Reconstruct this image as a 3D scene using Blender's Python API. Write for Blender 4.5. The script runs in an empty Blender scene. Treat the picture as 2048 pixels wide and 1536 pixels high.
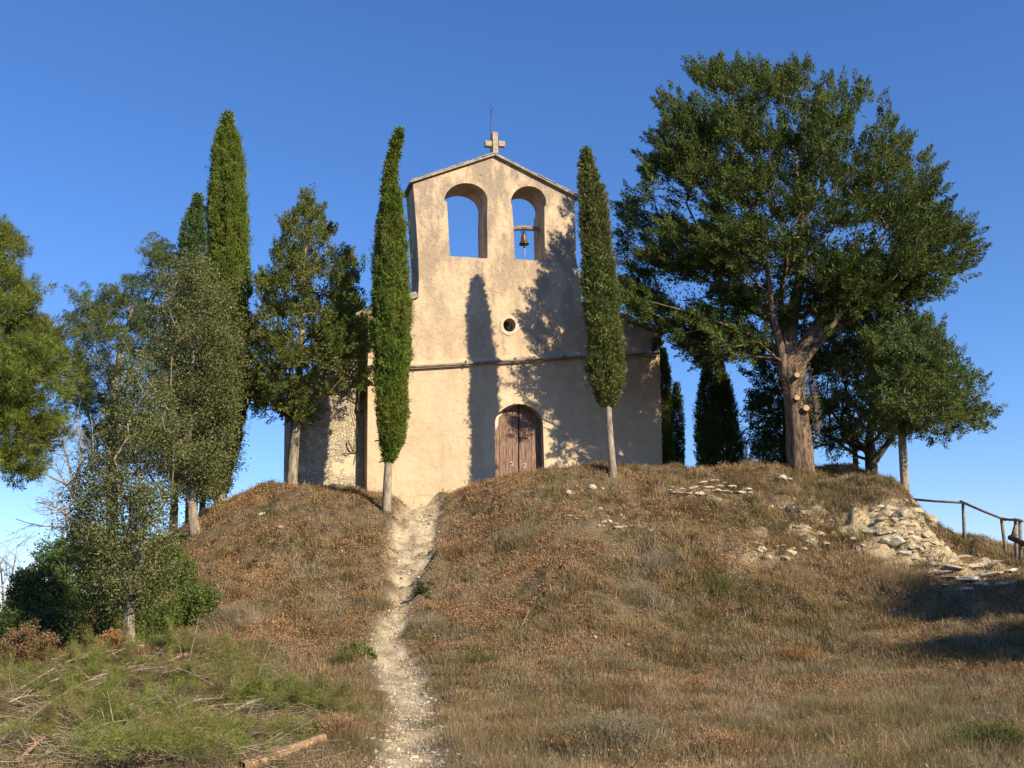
import bpy, math, numpy as np
from mathutils import Vector, Matrix
from mathutils.geometry import tessellate_polygon
S = bpy.context.scene
COL = S.collection
R = math.radians
# ------------------------------------------------------------------ camera, sky, sun, exposure
FPX, PITCH, ROLL = 1990.0, R(12.5), R(-1.6)
CAM = np.array([0.0, 0.0, 1.6])
cam = bpy.data.objects.new('camera', bpy.data.cameras.new('camera'))
COL.objects.link(cam)
cam.data.sensor_width = 36.0
cam.data.lens = FPX / 2048 * 36.0
cam.data.clip_start = 0.1
cam.data.clip_end = 6000
MW = Matrix.Translation(CAM) @ Matrix.Rotation(R(90) + PITCH, 4, 'X') @ Matrix.Rotation(ROLL, 4, 'Z')
cam.matrix_world = MW
S.camera = cam
ROT = np.array(MW.to_3x3())
SUN_AZ, SUN_EL = R(135), R(29.5)
world = bpy.data.worlds.new('World'); S.world = world; world.use_nodes = True
wt = world.node_tree
sky = wt.nodes.new('ShaderNodeTexSky'); sky.sky_type = 'NISHITA'; sky.sun_disc = False
sky.sun_elevation = SUN_EL; sky.sun_rotation = SUN_AZ
sky.altitude = 300; sky.air_density = 1.0; sky.dust_density = 0.0; sky.ozone_density = 4.0
hs = wt.nodes.new('ShaderNodeHueSaturation'); hs.inputs['Saturation'].default_value = 1.15
wt.links.new(sky.outputs[0], hs.inputs['Color'])
gm = wt.nodes.new('ShaderNodeGamma'); gm.inputs[1].default_value = 0.9
tn = wt.nodes.new('ShaderNodeVectorMath'); tn.operation = 'MULTIPLY'; tn.inputs[1].default_value = (0.85, 0.94, 1.22)
wt.links.new(hs.outputs[0], gm.inputs[0]); wt.links.new(gm.outputs[0], tn.inputs[0])
wt.links.new(tn.outputs[0], wt.nodes['Background'].inputs[0])
wt.nodes['Background'].inputs[1].default_value = 0.105
sun = bpy.data.objects.new('sun', bpy.data.lights.new('sun', 'SUN')); COL.objects.link(sun)
sun.data.energy = 4.8; sun.data.angle = R(0.5); sun.data.color = (1.0, 0.85, 0.62)
SD = np.array([math.sin(SUN_AZ) * math.cos(SUN_EL), math.cos(SUN_AZ) * math.cos(SUN_EL), math.sin(SUN_EL)])
sun.rotation_euler = Vector(-SD).to_track_quat('-Z', 'Y').to_euler()
sun.location = (20, -20, 20)
S.view_settings.view_transform = 'Standard'; S.view_settings.look = 'None'
S.view_settings.exposure = 0.75; S.view_settings.gamma = 1.0
S.cycles.max_bounces = 6; S.cycles.diffuse_bounces = 3; S.cycles.transparent_max_bounces = 8

# ------------------------------------------------------------------ pixel (2048x1536) to place in the world
def ray(px, py):
    px = np.asarray(px, float); py = np.asarray(py, float)
    d = np.stack([(px - 1024) / FPX, (768 - py) / FPX, -np.ones_like(px)], -1)
    return d @ ROT.T
def P(px, py, Y):
    d = ray(px, py); t = np.asarray(Y, float) / d[..., 1]
    return CAM + d * t[..., None]
YAW = R(18); FN = np.array([-math.sin(YAW), math.cos(YAW), 0.0]); FU = np.array([math.cos(YAW), math.sin(YAW), 0.0])
FD = 32.0 * math.cos(YAW)
def F(px, py, off=0.0):
    d = ray(px, py); t = (FD + off) / (d @ FN)
    return CAM + d * t[..., None]

# ------------------------------------------------------------------ noise
def _h(i, j, k, s):
    n = (i * 374761393 + j * 668265263 + k * 1274126177 + s * 974711) & 0x7fffffff
    n = ((n ^ (n >> 13)) * 1274126177) & 0x7fffffff
    return ((n ^ (n >> 16)) & 0xffff) / 65535.0
def vnoise(x, y, z=0.0, seed=0):
    x = np.asarray(x, float); y = np.asarray(y, float); z = np.zeros_like(x) + z
    xi = np.floor(x).astype(np.int64); yi = np.floor(y).astype(np.int64); zi = np.floor(z).astype(np.int64)
    f = [x - xi, y - yi, z - zi]; f = [a * a * (3 - 2 * a) for a in f]
    o = 0
    for a in (0, 1):
        for b in (0, 1):
            for c in (0, 1):
                w = (f[0] if a else 1 - f[0]) * (f[1] if b else 1 - f[1]) * (f[2] if c else 1 - f[2])
                o = o + w * _h(xi + a, yi + b, zi + c, seed)
    return o
def fbm(x, y, z=0.0, oct=4, seed=0):
    o = 0; a = 0.5; tot = 0
    for k in range(oct):
        o = o + a * vnoise(x * 2**k, y * 2**k, z * 2**k, seed + k * 17); tot += a; a *= 0.5
    return o / tot
def sstep(a, b, x):
    t = np.clip((x - a) / (b - a), 0, 1); return t * t * (3 - 2 * t)
def unit(v):
    return v / np.maximum(np.linalg.norm(v, axis=-1, keepdims=True), 1e-9)

# ------------------------------------------------------------------ mesh and object helpers
def np_mesh(name, V, faces, mat, smooth=False, attrs=None):
    """faces: list of int arrays (n,k); several k allowed"""
    me = bpy.data.meshes.new(name)
    V = np.ascontiguousarray(V, np.float32).reshape(-1, 3)
    if isinstance(faces, np.ndarray): faces = [faces]
    faces = [np.asarray(f, np.int32) for f in faces if len(f)]
    loops = np.concatenate([f.ravel() for f in faces])
    sizes = np.concatenate([np.full(len(f), f.shape[1], np.int32) for f in faces])
    starts = np.concatenate([[0], np.cumsum(sizes)[:-1]]).astype(np.int32)
    me.vertices.add(len(V)); me.vertices.foreach_set('co', V.ravel())
    me.loops.add(len(loops)); me.loops.foreach_set('vertex_index', loops)
    me.polygons.add(len(sizes)); me.polygons.foreach_set('loop_start', starts)
    me.polygons.foreach_set('use_smooth', np.full(len(sizes), bool(smooth)))
    me.update(calc_edges=True)
    if attrs:
        for k, a in attrs.items():
            at = me.attributes.new(k, 'FLOAT', 'POINT'); at.data.foreach_set('value', np.asarray(a, np.float32))
    if mat: me.materials.append(mat)
    return me
def link(name, me, parent=None):
    o = bpy.data.objects.new(name, me); COL.objects.link(o)
    if parent is not None:
        o.parent = parent; o.matrix_parent_inverse = Matrix.Translation(-Vector(parent.location))
    return o
def part(name, V, faces, mat, parent=None, smooth=False, attrs=None):
    return link(name, np_mesh(name, V, faces, mat, smooth, attrs), parent)
def tag(o, label=None, cat=None, group=None, kind=None):
    if label: o['label'] = label
    if cat: o['category'] = cat
    if group: o['group'] = group
    if kind: o['kind'] = kind
    return o
def thing(name, loc, label, cat, group=None):
    o = bpy.data.objects.new(name, None); COL.objects.link(o); o.location = [float(a) for a in loc]; o.empty_display_size = 0.2
    return tag(o, label, cat, group)
class MB:
    def __init__(s): s.v = []; s.q = []; s.t = []; s.n = 0
    def add(s, V, Q=None, T=None):
        V = np.asarray(V, float).reshape(-1, 3)
        if Q is not None and len(Q): s.q.append(np.asarray(Q, int).reshape(-1, 4) + s.n)
        if T is not None and len(T): s.t.append(np.asarray(T, int).reshape(-1, 3) + s.n)
        s.v.append(V); s.n += len(V)
    def box(s, c, ax, h):
        """centre, 3 axes rows, half sizes"""
        c = np.asarray(c, float); ax = np.asarray(ax, float)
        sg = np.array([[x, y, z] for z in (-1, 1) for y in (-1, 1) for x in (-1, 1)], float)
        s.add(c + (sg * np.asarray(h)) @ ax, [[0, 2, 3, 1], [4, 5, 7, 6], [0, 1, 5, 4], [2, 6, 7, 3], [0, 4, 6, 2], [1, 3, 7, 5]])
    def tube(s, pts, r, k=8, cap=True):
        pts = np.asarray(pts, float); r = np.zeros(len(pts)) + r
        d = np.gradient(pts, axis=0); d = unit(d)
        up = np.array([0.31, 0.17, 0.93]) if abs(d[0, 2]) < 0.9 else np.array([1.0, 0.2, 0])
        a = unit(np.cross(d, up)); b = np.cross(d, a)
        th = np.linspace(0, 2 * np.pi, k, endpoint=False)
        V = pts[:, None] + r[:, None, None] * (np.cos(th)[None, :, None] * a[:, None] + np.sin(th)[None, :, None] * b[:, None])
        n = len(pts); i = np.arange(n - 1)[:, None] * k; j = np.arange(k)[None]; j2 = (j + 1) % k
        Q = np.stack([i + j, i + k + j, i + k + j2, i + j2], -1).reshape(-1, 4)
        V = V.reshape(-1, 3); T = None
        if cap:
            V = np.vstack([V, pts[0], pts[-1]]); a0 = n * k; T = []
            for q in range(k):
                T.append([a0, q, (q + 1) % k]); T.append([a0 + 1, (n - 1) * k + (q + 1) % k, (n - 1) * k + q])
        s.add(V, Q, T)
    def lathe(s, c, prof, k=20, ax=None):
        c = np.asarray(c, float); ax = np.eye(3) if ax is None else ax
        th = np.linspace(0, 2 * np.pi, k, endpoint=False)
        V = np.array([[r * math.cos(t), r * math.sin(t), z] for r, z in prof for t in th]) @ ax + c
        n = len(prof); i = np.arange(n - 1)[:, None] * k; j = np.arange(k)[None]; j2 = (j + 1) % k
        s.add(V, np.stack([i + j, i + j2, i + k + j2, i + k + j], -1).reshape(-1, 4))
    def slab(s, outer, holes=(), vec=None):
        """polygon with holes given as 3D points in one plane, thickened along vec"""
        loops = [[Vector(p) for p in outer]] + [[Vector(p) for p in h] for h in holes]
        tris = tessellate_polygon(loops)
        allp = np.array([p for l in loops for p in l]); n = len(allp)
        V = np.vstack([allp, allp + np.asarray(vec)])
        T = [list(t) for t in tris] + [[n + t[0], n + t[2], n + t[1]] for t in tris]
        Q = []; b = 0
        for l in loops:
            m = len(l)
            for a in range(m):
                a2 = (a + 1) % m; Q.append([b + a, b + a2, n + b + a2, n + b + a])
            b += m
        s.add(V, Q, T)
    def build(s, name, mat, parent=None, smooth=False, fix=False):
        f = []
        if s.q: f.append(np.concatenate(s.q))
        if s.t: f.append(np.concatenate(s.t))
        me = np_mesh(name, np.concatenate(s.v), f, mat, smooth)
        if fix:
            import bmesh
            bm = bmesh.new(); bm.from_mesh(me); bmesh.ops.recalc_face_normals(bm, faces=bm.faces); bm.to_mesh(me); bm.free()
        return link(name, me, parent)

# ------------------------------------------------------------------ materials
def mat_new(name):
    m = bpy.data.materials.new(name); m.use_nodes = True
    return m, m.node_tree, m.node_tree.nodes['Principled BSDF']
def nd(t, typ, **kw):
    n = t.nodes.new(typ)
    for k, v in kw.items():
        if k in n.inputs: n.inputs[k].default_value = v
        else: setattr(n, k, v)
    return n
def ramp(t, src, stops, interp='LINEAR'):
    r = t.nodes.new('ShaderNodeValToRGB'); e = r.color_ramp.elements; r.color_ramp.interpolation = interp
    while len(e) < len(stops): e.new(0.5)
    for x, (p, c) in zip(e, stops):
        x.position = p; x.color = (*c, 1) if not isinstance(c, (int, float)) else (c, c, c, 1)
    t.links.new(src, r.inputs[0]); return r.outputs[0]
def mixc(t, fac, a, b, mode='MIX'):
    m = t.nodes.new('ShaderNodeMix'); m.data_type = 'RGBA'; m.blend_type = mode
    for sock, v in ((m.inputs[0], fac), (m.inputs[6], a), (m.inputs[7], b)):
        if hasattr(v, 'is_linked'): t.links.new(v, sock)
        elif isinstance(v, (int, float)): sock.default_value = v
        else: sock.default_value = (*v, 1)
    return m.outputs[2]
def noise(t, scale, detail=4, rough=0.55, vec=None, stretch=None):
    n = nd(t, 'ShaderNodeTexNoise', Scale=scale, Detail=detail, Roughness=rough)
    g = t.nodes.new('ShaderNodeNewGeometry'); src = g.outputs['Position']
    if stretch:
        mp = nd(t, 'ShaderNodeMapping', Scale=stretch); t.links.new(src, mp.inputs[0]); src = mp.outputs[0]
    t.links.new(src if vec is None else vec, n.inputs['Vector'])
    return n.outputs['Fac']
def bump(t, b, h, strength=0.5, dist=0.02):
    n = nd(t, 'ShaderNodeBump', Strength=strength, Distance=dist); t.links.new(h, n.inputs['Height'])
    t.links.new(n.outputs[0], b.inputs['Normal'])
def leafmat(name, cols, trans=0.25, rough=0.6, patch=None, patch_scale=0.8, spec=0.25):
    m, t, b = mat_new(name)
    g = t.nodes.new('ShaderNodeNewGeometry')
    c = ramp(t, g.outputs['Random Per Island'], [(i / max(1, len(cols) - 1), x) for i, x in enumerate(cols)])
    nf = noise(t, patch_scale, 3)
    if patch: c = mixc(t, ramp(t, nf, [(0.45, 0.0), (0.6, 0.8)]), c, patch)
    br = ramp(t, noise(t, patch_scale * 3.1, 2), [(0.3, 0.72), (0.7, 1.25)])
    c = mixc(t, 1.0, c, br, 'MULTIPLY')
    t.links.new(c, b.inputs['Base Color']); b.inputs['Roughness'].default_value = rough
    b.inputs['Specular IOR Level'].default_value = spec
    tr = t.nodes.new('ShaderNodeBsdfTranslucent'); t.links.new(c, tr.inputs['Color'])
    mx = t.nodes.new('ShaderNodeMixShader'); mx.inputs[0].default_value = trans
    t.links.new(b.outputs[0], mx.inputs[1]); t.links.new(tr.outputs[0], mx.inputs[2])
    t.links.new(mx.outputs[0], t.nodes['Material Output'].inputs['Surface'])
    return m
def simple(name, c1, c2, scale=6, rough=0.8, bs=0.4, bd=0.01, metallic=0.0, stretch=None, bscale=None):
    m, t, b = mat_new(name)
    nf = noise(t, scale, 5, 0.6, stretch=stretch)
    t.links.new(ramp(t, nf, [(0.37, c1), (0.63, c2)]), b.inputs['Base Color'])
    b.inputs['Roughness'].default_value = rough; b.inputs['Metallic'].default_value = metallic
    b.inputs['Specular IOR Level'].default_value = 0.25
    bump(t, b, noise(t, bscale or scale * 3, 5, 0.65, stretch=stretch), bs, bd)
    return m
M = {}
# ochre render of the chapel
def plaster(name, c1, c2, grime, pit=1.0):
    m, t, b = mat_new(name)
    big = noise(t, 0.55, 5, 0.6); med = noise(t, 3.2, 5, 0.65); fine = noise(t, 26, 4, 0.7)
    c = ramp(t, med, [(0.3, c1), (0.7, c2)])
    c = mixc(t, ramp(t, big, [(0.42, 0.0), (0.66, 0.6)]), c, [a * 1.06 for a in c2])
    # weathering is strongest high on the tower and in streaks
    g = t.nodes.new('ShaderNodeNewGeometry'); sp = t.nodes.new('ShaderNodeSeparateXYZ'); t.links.new(g.outputs['Position'], sp.inputs[0])
    mr = nd(t, 'ShaderNodeMapRange'); t.links.new(sp.outputs['Z'], mr.inputs['Value'])
    mr.inputs['From Min'].default_value = 8.4; mr.inputs['From Max'].default_value = 13.5
    streak = ramp(t, noise(t, 1.6, 6, 0.7, stretch=(1.0, 1.0, 0.45)), [(0.41, 0.0), (0.56, 1.0)])
    w = mixc(t, 1.0, streak, mixc(t, mr.outputs[0], (0.22,) * 3, (0.95,) * 3), 'MULTIPLY')
    c = mixc(t, w, c, grime)
    speck = ramp(t, mixc(t, .5, fine, noise(t, 12, 4, 0.75)), [(0.36, 0.55), (0.50, 1.04)])
    c = mixc(t, mixc(t, mr.outputs[0], (0.45,) * 3, (1.0,) * 3), c, mixc(t, 1.0, c, speck, 'MULTIPLY'))
    # flaked lighter spots
    flk = ramp(t, noise(t, 2.3, 6, 0.75, stretch=(1, 1, 1.5)), [(0.66, 0.0), (0.69, 0.6)])
    c = mixc(t, flk, c, (0.72, 0.62, 0.47))
    # hairline cracks and rusty runs
    vo = t.nodes.new('ShaderNodeTexVoronoi'); vo.feature = 'DISTANCE_TO_EDGE'; vo.inputs['Scale'].default_value = .42
    wn = t.nodes.new('ShaderNodeTexNoise'); wn.inputs['Scale'].default_value = 1.7; wn.inputs['Detail'].default_value = 6; g3 = t.nodes.new('ShaderNodeNewGeometry')
    t.links.new(g3.outputs['Position'], wn.inputs['Vector']); t.links.new(mixc(t, .35, g3.outputs['Position'], wn.outputs['Color'], 'LINEAR_LIGHT'), vo.inputs['Vector'])
    crk = mixc(t, 1.0, ramp(t, vo.outputs['Distance'], [(0.004, 1.0), (0.010, 0.0)]), ramp(t, noise(t, .7, 3), [(.52, 0.0), (.62, .45)]), 'MULTIPLY')
    c = mixc(t, crk, c, (0.17, 0.12, 0.08))
    run = ramp(t, noise(t, 2.2, 5, 0.65, stretch=(1.6, 1.6, 0.12)), [(0.55, 0.0), (0.72, 0.35)])
    c = mixc(t, run, c, (0.36, 0.25, 0.16))
    t.links.new(c, b.inputs['Base Color']); b.inputs['Roughness'].default_value = 0.95
    b.inputs['Specular IOR Level'].default_value = 0.1
    add = nd(t, 'ShaderNodeMath', operation='ADD'); t.links.new(noise(t, 5, 4, 0.6), add.inputs[0])
    m2 = nd(t, 'ShaderNodeMath', operation='MULTIPLY'); t.links.new(noise(t, 34, 4, 0.7), m2.inputs[0]); m2.inputs[1].default_value = 0.45 * pit
    t.links.new(m2.outputs[0], add.inputs[1]); bump(t, b, add.outputs[0], 0.75, 0.05)
    return m
M['plaster'] = plaster('plaster', (0.51, 0.377, 0.246), (0.60, 0.465, 0.314), (0.32, 0.255, 0.19))
M['surround'] = plaster('surround', (0.53, 0.41, 0.265), (0.62, 0.50, 0.34), (0.42, 0.34, 0.24), 0.6)
M['palestone'] = simple('palestone', (0.46, 0.38, 0.27), (0.62, 0.53, 0.39), 8, 0.9, 0.5, 0.02)
# rubble wall
def rubble():
    m, t, b = mat_new('rubble')
    g = t.nodes.new('ShaderNodeNewGeometry'); mp = nd(t, 'ShaderNodeMapping', Scale=(2.4, 2.4, 7.0)); t.links.new(g.outputs['Position'], mp.inputs[0])
    nz = t.nodes.new('ShaderNodeTexNoise'); nz.inputs['Scale'].default_value = 2.0; t.links.new(mp.outputs[0], nz.inputs['Vector'])
    dv = mixc(t, 0.12, mp.outputs[0], nz.outputs['Color'], 'LINEAR_LIGHT')
    v = t.nodes.new('ShaderNodeTexVoronoi'); v.feature = 'DISTANCE_TO_EDGE'; t.links.new(dv, v.inputs['Vector'])
    v2 = t.nodes.new('ShaderNodeTexVoronoi'); t.links.new(dv, v2.inputs['Vector'])
    bw = t.nodes.new('ShaderNodeRGBToBW'); t.links.new(v2.outputs['Color'], bw.inputs[0]); st = ramp(t, bw.outputs[0], [(0.2, (0.46, 0.38, 0.26)), (0.5, (0.62, 0.53, 0.38)), (0.8, (0.72, 0.64, 0.49))])
    st = mixc(t, 1.0, st, ramp(t, noise(t, 9, 5, 0.7), [(0.3, 0.8), (0.7, 1.15)]), 'MULTIPLY')
    joint = ramp(t, v.outputs['Distance'], [(0.03, 0.0), (0.10, 1.0)])
    pl = ramp(t, noise(t, 1.1, 4, 0.6), [(0.54, 0.0), (0.60, 1.0)])
    jc = mixc(t, 0.5, (0.20, 0.155, 0.10), (0.42, 0.34, 0.22))
    c = mixc(t, joint, jc, st); c = mixc(t, mixc(t, 1.0, pl, (0.75,) * 3, 'MULTIPLY'), c, (0.58, 0.48, 0.32))
    t.links.new(c, b.inputs['Base Color']); b.inputs['Roughness'].default_value = 0.95; b.inputs['Specular IOR Level'].default_value = 0.1
    h = mixc(t, pl, joint, (0.8,) * 3)
    h2 = mixc(t, 0.3, h, noise(t, 22, 5, 0.7)); bump(t, b, h2, 0.9, 0.06)
    return m
M['rubble'] = rubble()
M['tile'] = simple('tile', (0.22, 0.18, 0.14), (0.42, 0.36, 0.29), 5, 0.9, 0.5, 0.02)
M['wood_door'] = simple('wood_door', (0.125, 0.072, 0.050), (0.30, 0.195, 0.145), 7, 0.8, 0.5, 0.01, stretch=(5, 5, 0.5))
M['door_lime'] = simple('door_lime', (0.5, 0.42, 0.34), (0.68, 0.6, 0.5), 12, 0.9, 0.5, 0.01)
M['grey_wood'] = simple('grey_wood', (0.14, 0.12, 0.10), (0.30, 0.26, 0.21), 8, 0.85, 0.5, 0.01, stretch=(3, 3, 3))
M['fence_wood'] = simple('fence_wood', (0.13, 0.11, 0.09), (0.26, 0.21, 0.16), 9, 0.85, 0.5, 0.01)
M['dark_void'] = simple('dark_void', (0.03, 0.03, 0.035), (0.05, 0.05, 0.055), 4, 0.3)
M['pipe'] = simple('pipe', (0.16, 0.13, 0.11), (0.26, 0.21, 0.17), 4, 0.6, 0.2, 0.003)
M['pipe_dark'] = simple('pipe_dark', (0.05, 0.035, 0.028), (0.09, 0.06, 0.045), 4, 0.6, 0.2, 0.003)
M['bronze'] = simple('bronze', (0.10, 0.075, 0.045), (0.20, 0.15, 0.08), 8, 0.45, 0.2, 0.003, metallic=0.7)
M['iron'] = simple('iron', (0.06, 0.045, 0.035), (0.13, 0.10, 0.08), 12, 0.6, 0.2, 0.003, metallic=0.5)
M['ring_metal'] = simple('ring_metal', (0.4, 0.4, 0.4), (0.6, 0.6, 0.6), 12, 0.4, 0.1, 0.002, metallic=0.6)
M['rope'] = simple('rope', (0.4, 0.36, 0.3), (0.55, 0.5, 0.42), 20)
M['cross'] = simple('cross', (0.27, 0.22, 0.155), (0.46, 0.38, 0.27), 7, 0.95, 0.6, 0.02)
def bark(name, c1, c2):
    m = simple(name, c1, c2, 7, 0.95, 0.9, 0.03, stretch=(2.2, 2.2, 0.5)); return m
M['bark_big'] = bark('bark_big', (0.07, 0.045, 0.032), (0.27, 0.19, 0.13))
M['bark_grey'] = bark('bark_grey', (0.17, 0.135, 0.10), (0.40, 0.33, 0.25))
M['bark_oak'] = bark('bark_oak', (0.15, 0.12, 0.09), (0.38, 0.32, 0.24))
M['bark_dark'] = bark('bark_dark', (0.06, 0.045, 0.035), (0.15, 0.115, 0.085))
M['stub'] = simple('stub', (0.36, 0.22, 0.12), (0.52, 0.35, 0.21), 20)
M['log'] = simple('log', (0.24, 0.135, 0.075), (0.50, 0.32, 0.19), 12, 0.9, 0.9, 0.015)
M['stick'] = simple('stick', (0.14, 0.105, 0.075), (0.36, 0.28, 0.20), 10, 0.9, 0.5, 0.005)
M['twig_grey'] = simple('twig_grey', (0.22, 0.19, 0.16), (0.36, 0.32, 0.27), 10)
M['stone'] = simple('stone', (0.36, 0.31, 0.23), (0.60, 0.54, 0.43), 9, 0.95, 0.7, 0.03)
M['bedrock'] = simple('bedrock', (0.24, 0.195, 0.13), (0.56, 0.47, 0.32), 3.2, 0.95, 0.9, 0.05, bscale=14)
M['path_stone'] = simple('path_stone', (0.30, 0.25, 0.17), (0.54, 0.47, 0.34), 6, 0.95, 0.6, 0.02)
M['stone_orange'] = simple('stone_orange', (0.45, 0.28, 0.16), (0.60, 0.40, 0.25), 9, 0.95, 0.7, 0.03)
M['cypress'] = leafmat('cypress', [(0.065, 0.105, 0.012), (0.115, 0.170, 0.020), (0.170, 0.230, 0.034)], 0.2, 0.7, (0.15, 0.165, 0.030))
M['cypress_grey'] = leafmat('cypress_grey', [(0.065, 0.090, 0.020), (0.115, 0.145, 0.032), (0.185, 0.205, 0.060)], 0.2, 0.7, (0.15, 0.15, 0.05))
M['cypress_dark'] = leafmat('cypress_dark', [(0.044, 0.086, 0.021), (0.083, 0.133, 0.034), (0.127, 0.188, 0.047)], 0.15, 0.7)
M['big_tree'] = leafmat('big_tree', [(0.042, 0.070, 0.018), (0.080, 0.115, 0.026), (0.125, 0.160, 0.038)], 0.12, 0.75, (0.095, 0.11, 0.024), 0.6, 0.15)
M['juniper'] = leafmat('juniper', [(0.060, 0.088, 0.018), (0.110, 0.140, 0.028), (0.18, 0.20, 0.048)], 0.12, 0.75, (0.15, 0.15, 0.035), 0.9, 0.15)
M['cedar'] = leafmat('cedar', [(0.057, 0.092, 0.033), (0.101, 0.144, 0.048), (0.155, 0.201, 0.066)], 0.15, 0.7, (0.127, 0.161, 0.031), 0.5, 0.15)
M['pine'] = leafmat('pine', [(0.081, 0.118, 0.020), (0.144, 0.186, 0.034), (0.230, 0.276, 0.055)], 0.3, 0.65, (0.161, 0.180, 0.035), 0.6, 0.15)
M['pine_blue'] = leafmat('pine_blue', [(0.065, 0.095, 0.036), (0.115, 0.150, 0.055), (0.18, 0.215, 0.080)], 0.25, 0.65, (0.13, 0.155, 0.035), 0.6, 0.15)
M['holm'] = leafmat('holm', [(0.045, 0.062, 0.014), (0.080, 0.098, 0.024), (0.095, 0.112, 0.028), (0.14, 0.15, 0.045), (0.27, 0.255, 0.13)], 0.15, 0.55, (0.10, 0.115, 0.034), 0.7, 0.3)
M['holm_green'] = leafmat('holm_green', [(0.045, 0.075, 0.012), (0.080, 0.118, 0.020), (0.140, 0.18, 0.040)], 0.2, 0.55, None, 0.7, 0.3)
M['bush'] = leafmat('bush', [(0.030, 0.055, 0.012), (0.055, 0.088, 0.020), (0.095, 0.135, 0.034)], 0.25, 0.55, (0.06, 0.07, 0.025), 0.9)
M['cut_needles'] = leafmat('cut_needles', [(0.093, 0.129, 0.024), (0.162, 0.202, 0.038), (0.255, 0.284, 0.072)], 0.3, 0.65, (0.221, 0.172, 0.068), 1.1, 0.15)
M['straw'] = leafmat('straw', [(0.224, 0.161, 0.086), (0.382, 0.275, 0.157), (0.561, 0.415, 0.253)], 0.3, 0.8, (0.292, 0.234, 0.111), 0.5, 0.1)
M['grey_grass'] = leafmat('grey_grass', [(0.177, 0.140, 0.091), (0.306, 0.248, 0.166), (0.447, 0.367, 0.256)], 0.3, 0.8, (0.201, 0.178, 0.081), 0.6, 0.1)
M['green_grass'] = leafmat('green_grass', [(0.07, 0.085, 0.022), (0.12, 0.14, 0.038), (0.19, 0.20, 0.065)], 0.3, 0.7, (0.15, 0.15, 0.06), 0.7, 0.1)
M['litter'] = leafmat('litter', [(0.111, 0.059, 0.031), (0.247, 0.141, 0.070), (0.390, 0.227, 0.113), (0.546, 0.340, 0.180)], 0.2, 0.8, (0.351, 0.227, 0.123), 0.7, 0.1)
M['olive_grass'] = leafmat('olive_grass', [(0.106, 0.089, 0.035), (0.190, 0.154, 0.060), (0.297, 0.233, 0.100)], 0.3, 0.8, (0.214, 0.149, 0.075), 0.7, 0.1)
M['rust_leaf'] = leafmat('rust_leaf', [(0.22, 0.11, 0.04), (0.34, 0.18, 0.07), (0.42, 0.25, 0.11)], 0.3, 0.8)
M['dry_bramble'] = leafmat('dry_bramble', [(0.091, 0.060, 0.035), (0.195, 0.120, 0.066), (0.312, 0.192, 0.099)], 0.2, 0.8, (0.130, 0.132, 0.044), 1.5, 0.1)
def ground_mat():
    m, t, b = mat_new('earth')
    a = noise(t, 0.35, 6, 0.6); f = noise(t, 4.5, 6, 0.7); ff = noise(t, 30, 4, 0.7)
    c = ramp(t, f, [(0.25, (0.055, 0.040, 0.026)), (0.5, (0.12, 0.088, 0.056)), (0.75, (0.22, 0.17, 0.11))])  # soil tones darkened to paint in shade between the plants
    c = mixc(t, ramp(t, a, [(0.42, 0.0), (0.6, 0.6)]), c, (0.15, 0.13, 0.075))
    def attr(n):
        x = t.nodes.new('ShaderNodeAttribute'); x.attribute_name = n; return x.outputs['Fac']
    rk = ramp(t, noise(t, 2.2, 6, 0.7, stretch=(1, 1, 3.5)), [(0.25, (0.25, 0.20, 0.12)), (0.5, (0.46, 0.38, 0.24)), (0.8, (0.60, 0.51, 0.34))])
    c = mixc(t, attr('rock'), c, rk)
    pt = ramp(t, noise(t, 7, 6, 0.72), [(0.25, (0.25, 0.195, 0.125)), (0.5, (0.45, 0.375, 0.255)), (0.8, (0.58, 0.50, 0.36))])
    c = mixc(t, attr('path'), c, pt)
    c = mixc(t, 1.0, c, ramp(t, ff, [(0.3, 0.78), (0.6, 1.1)]), 'MULTIPLY')
    t.links.new(c, b.inputs['Base Color']); b.inputs['Roughness'].default_value = 1.0; b.inputs['Specular IOR Level'].default_value = 0.05
    add = mixc(t, 0.4, f, ff); bump(t, b, add, 0.9, 0.06)
    return m
M['earth'] = ground_mat()

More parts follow.
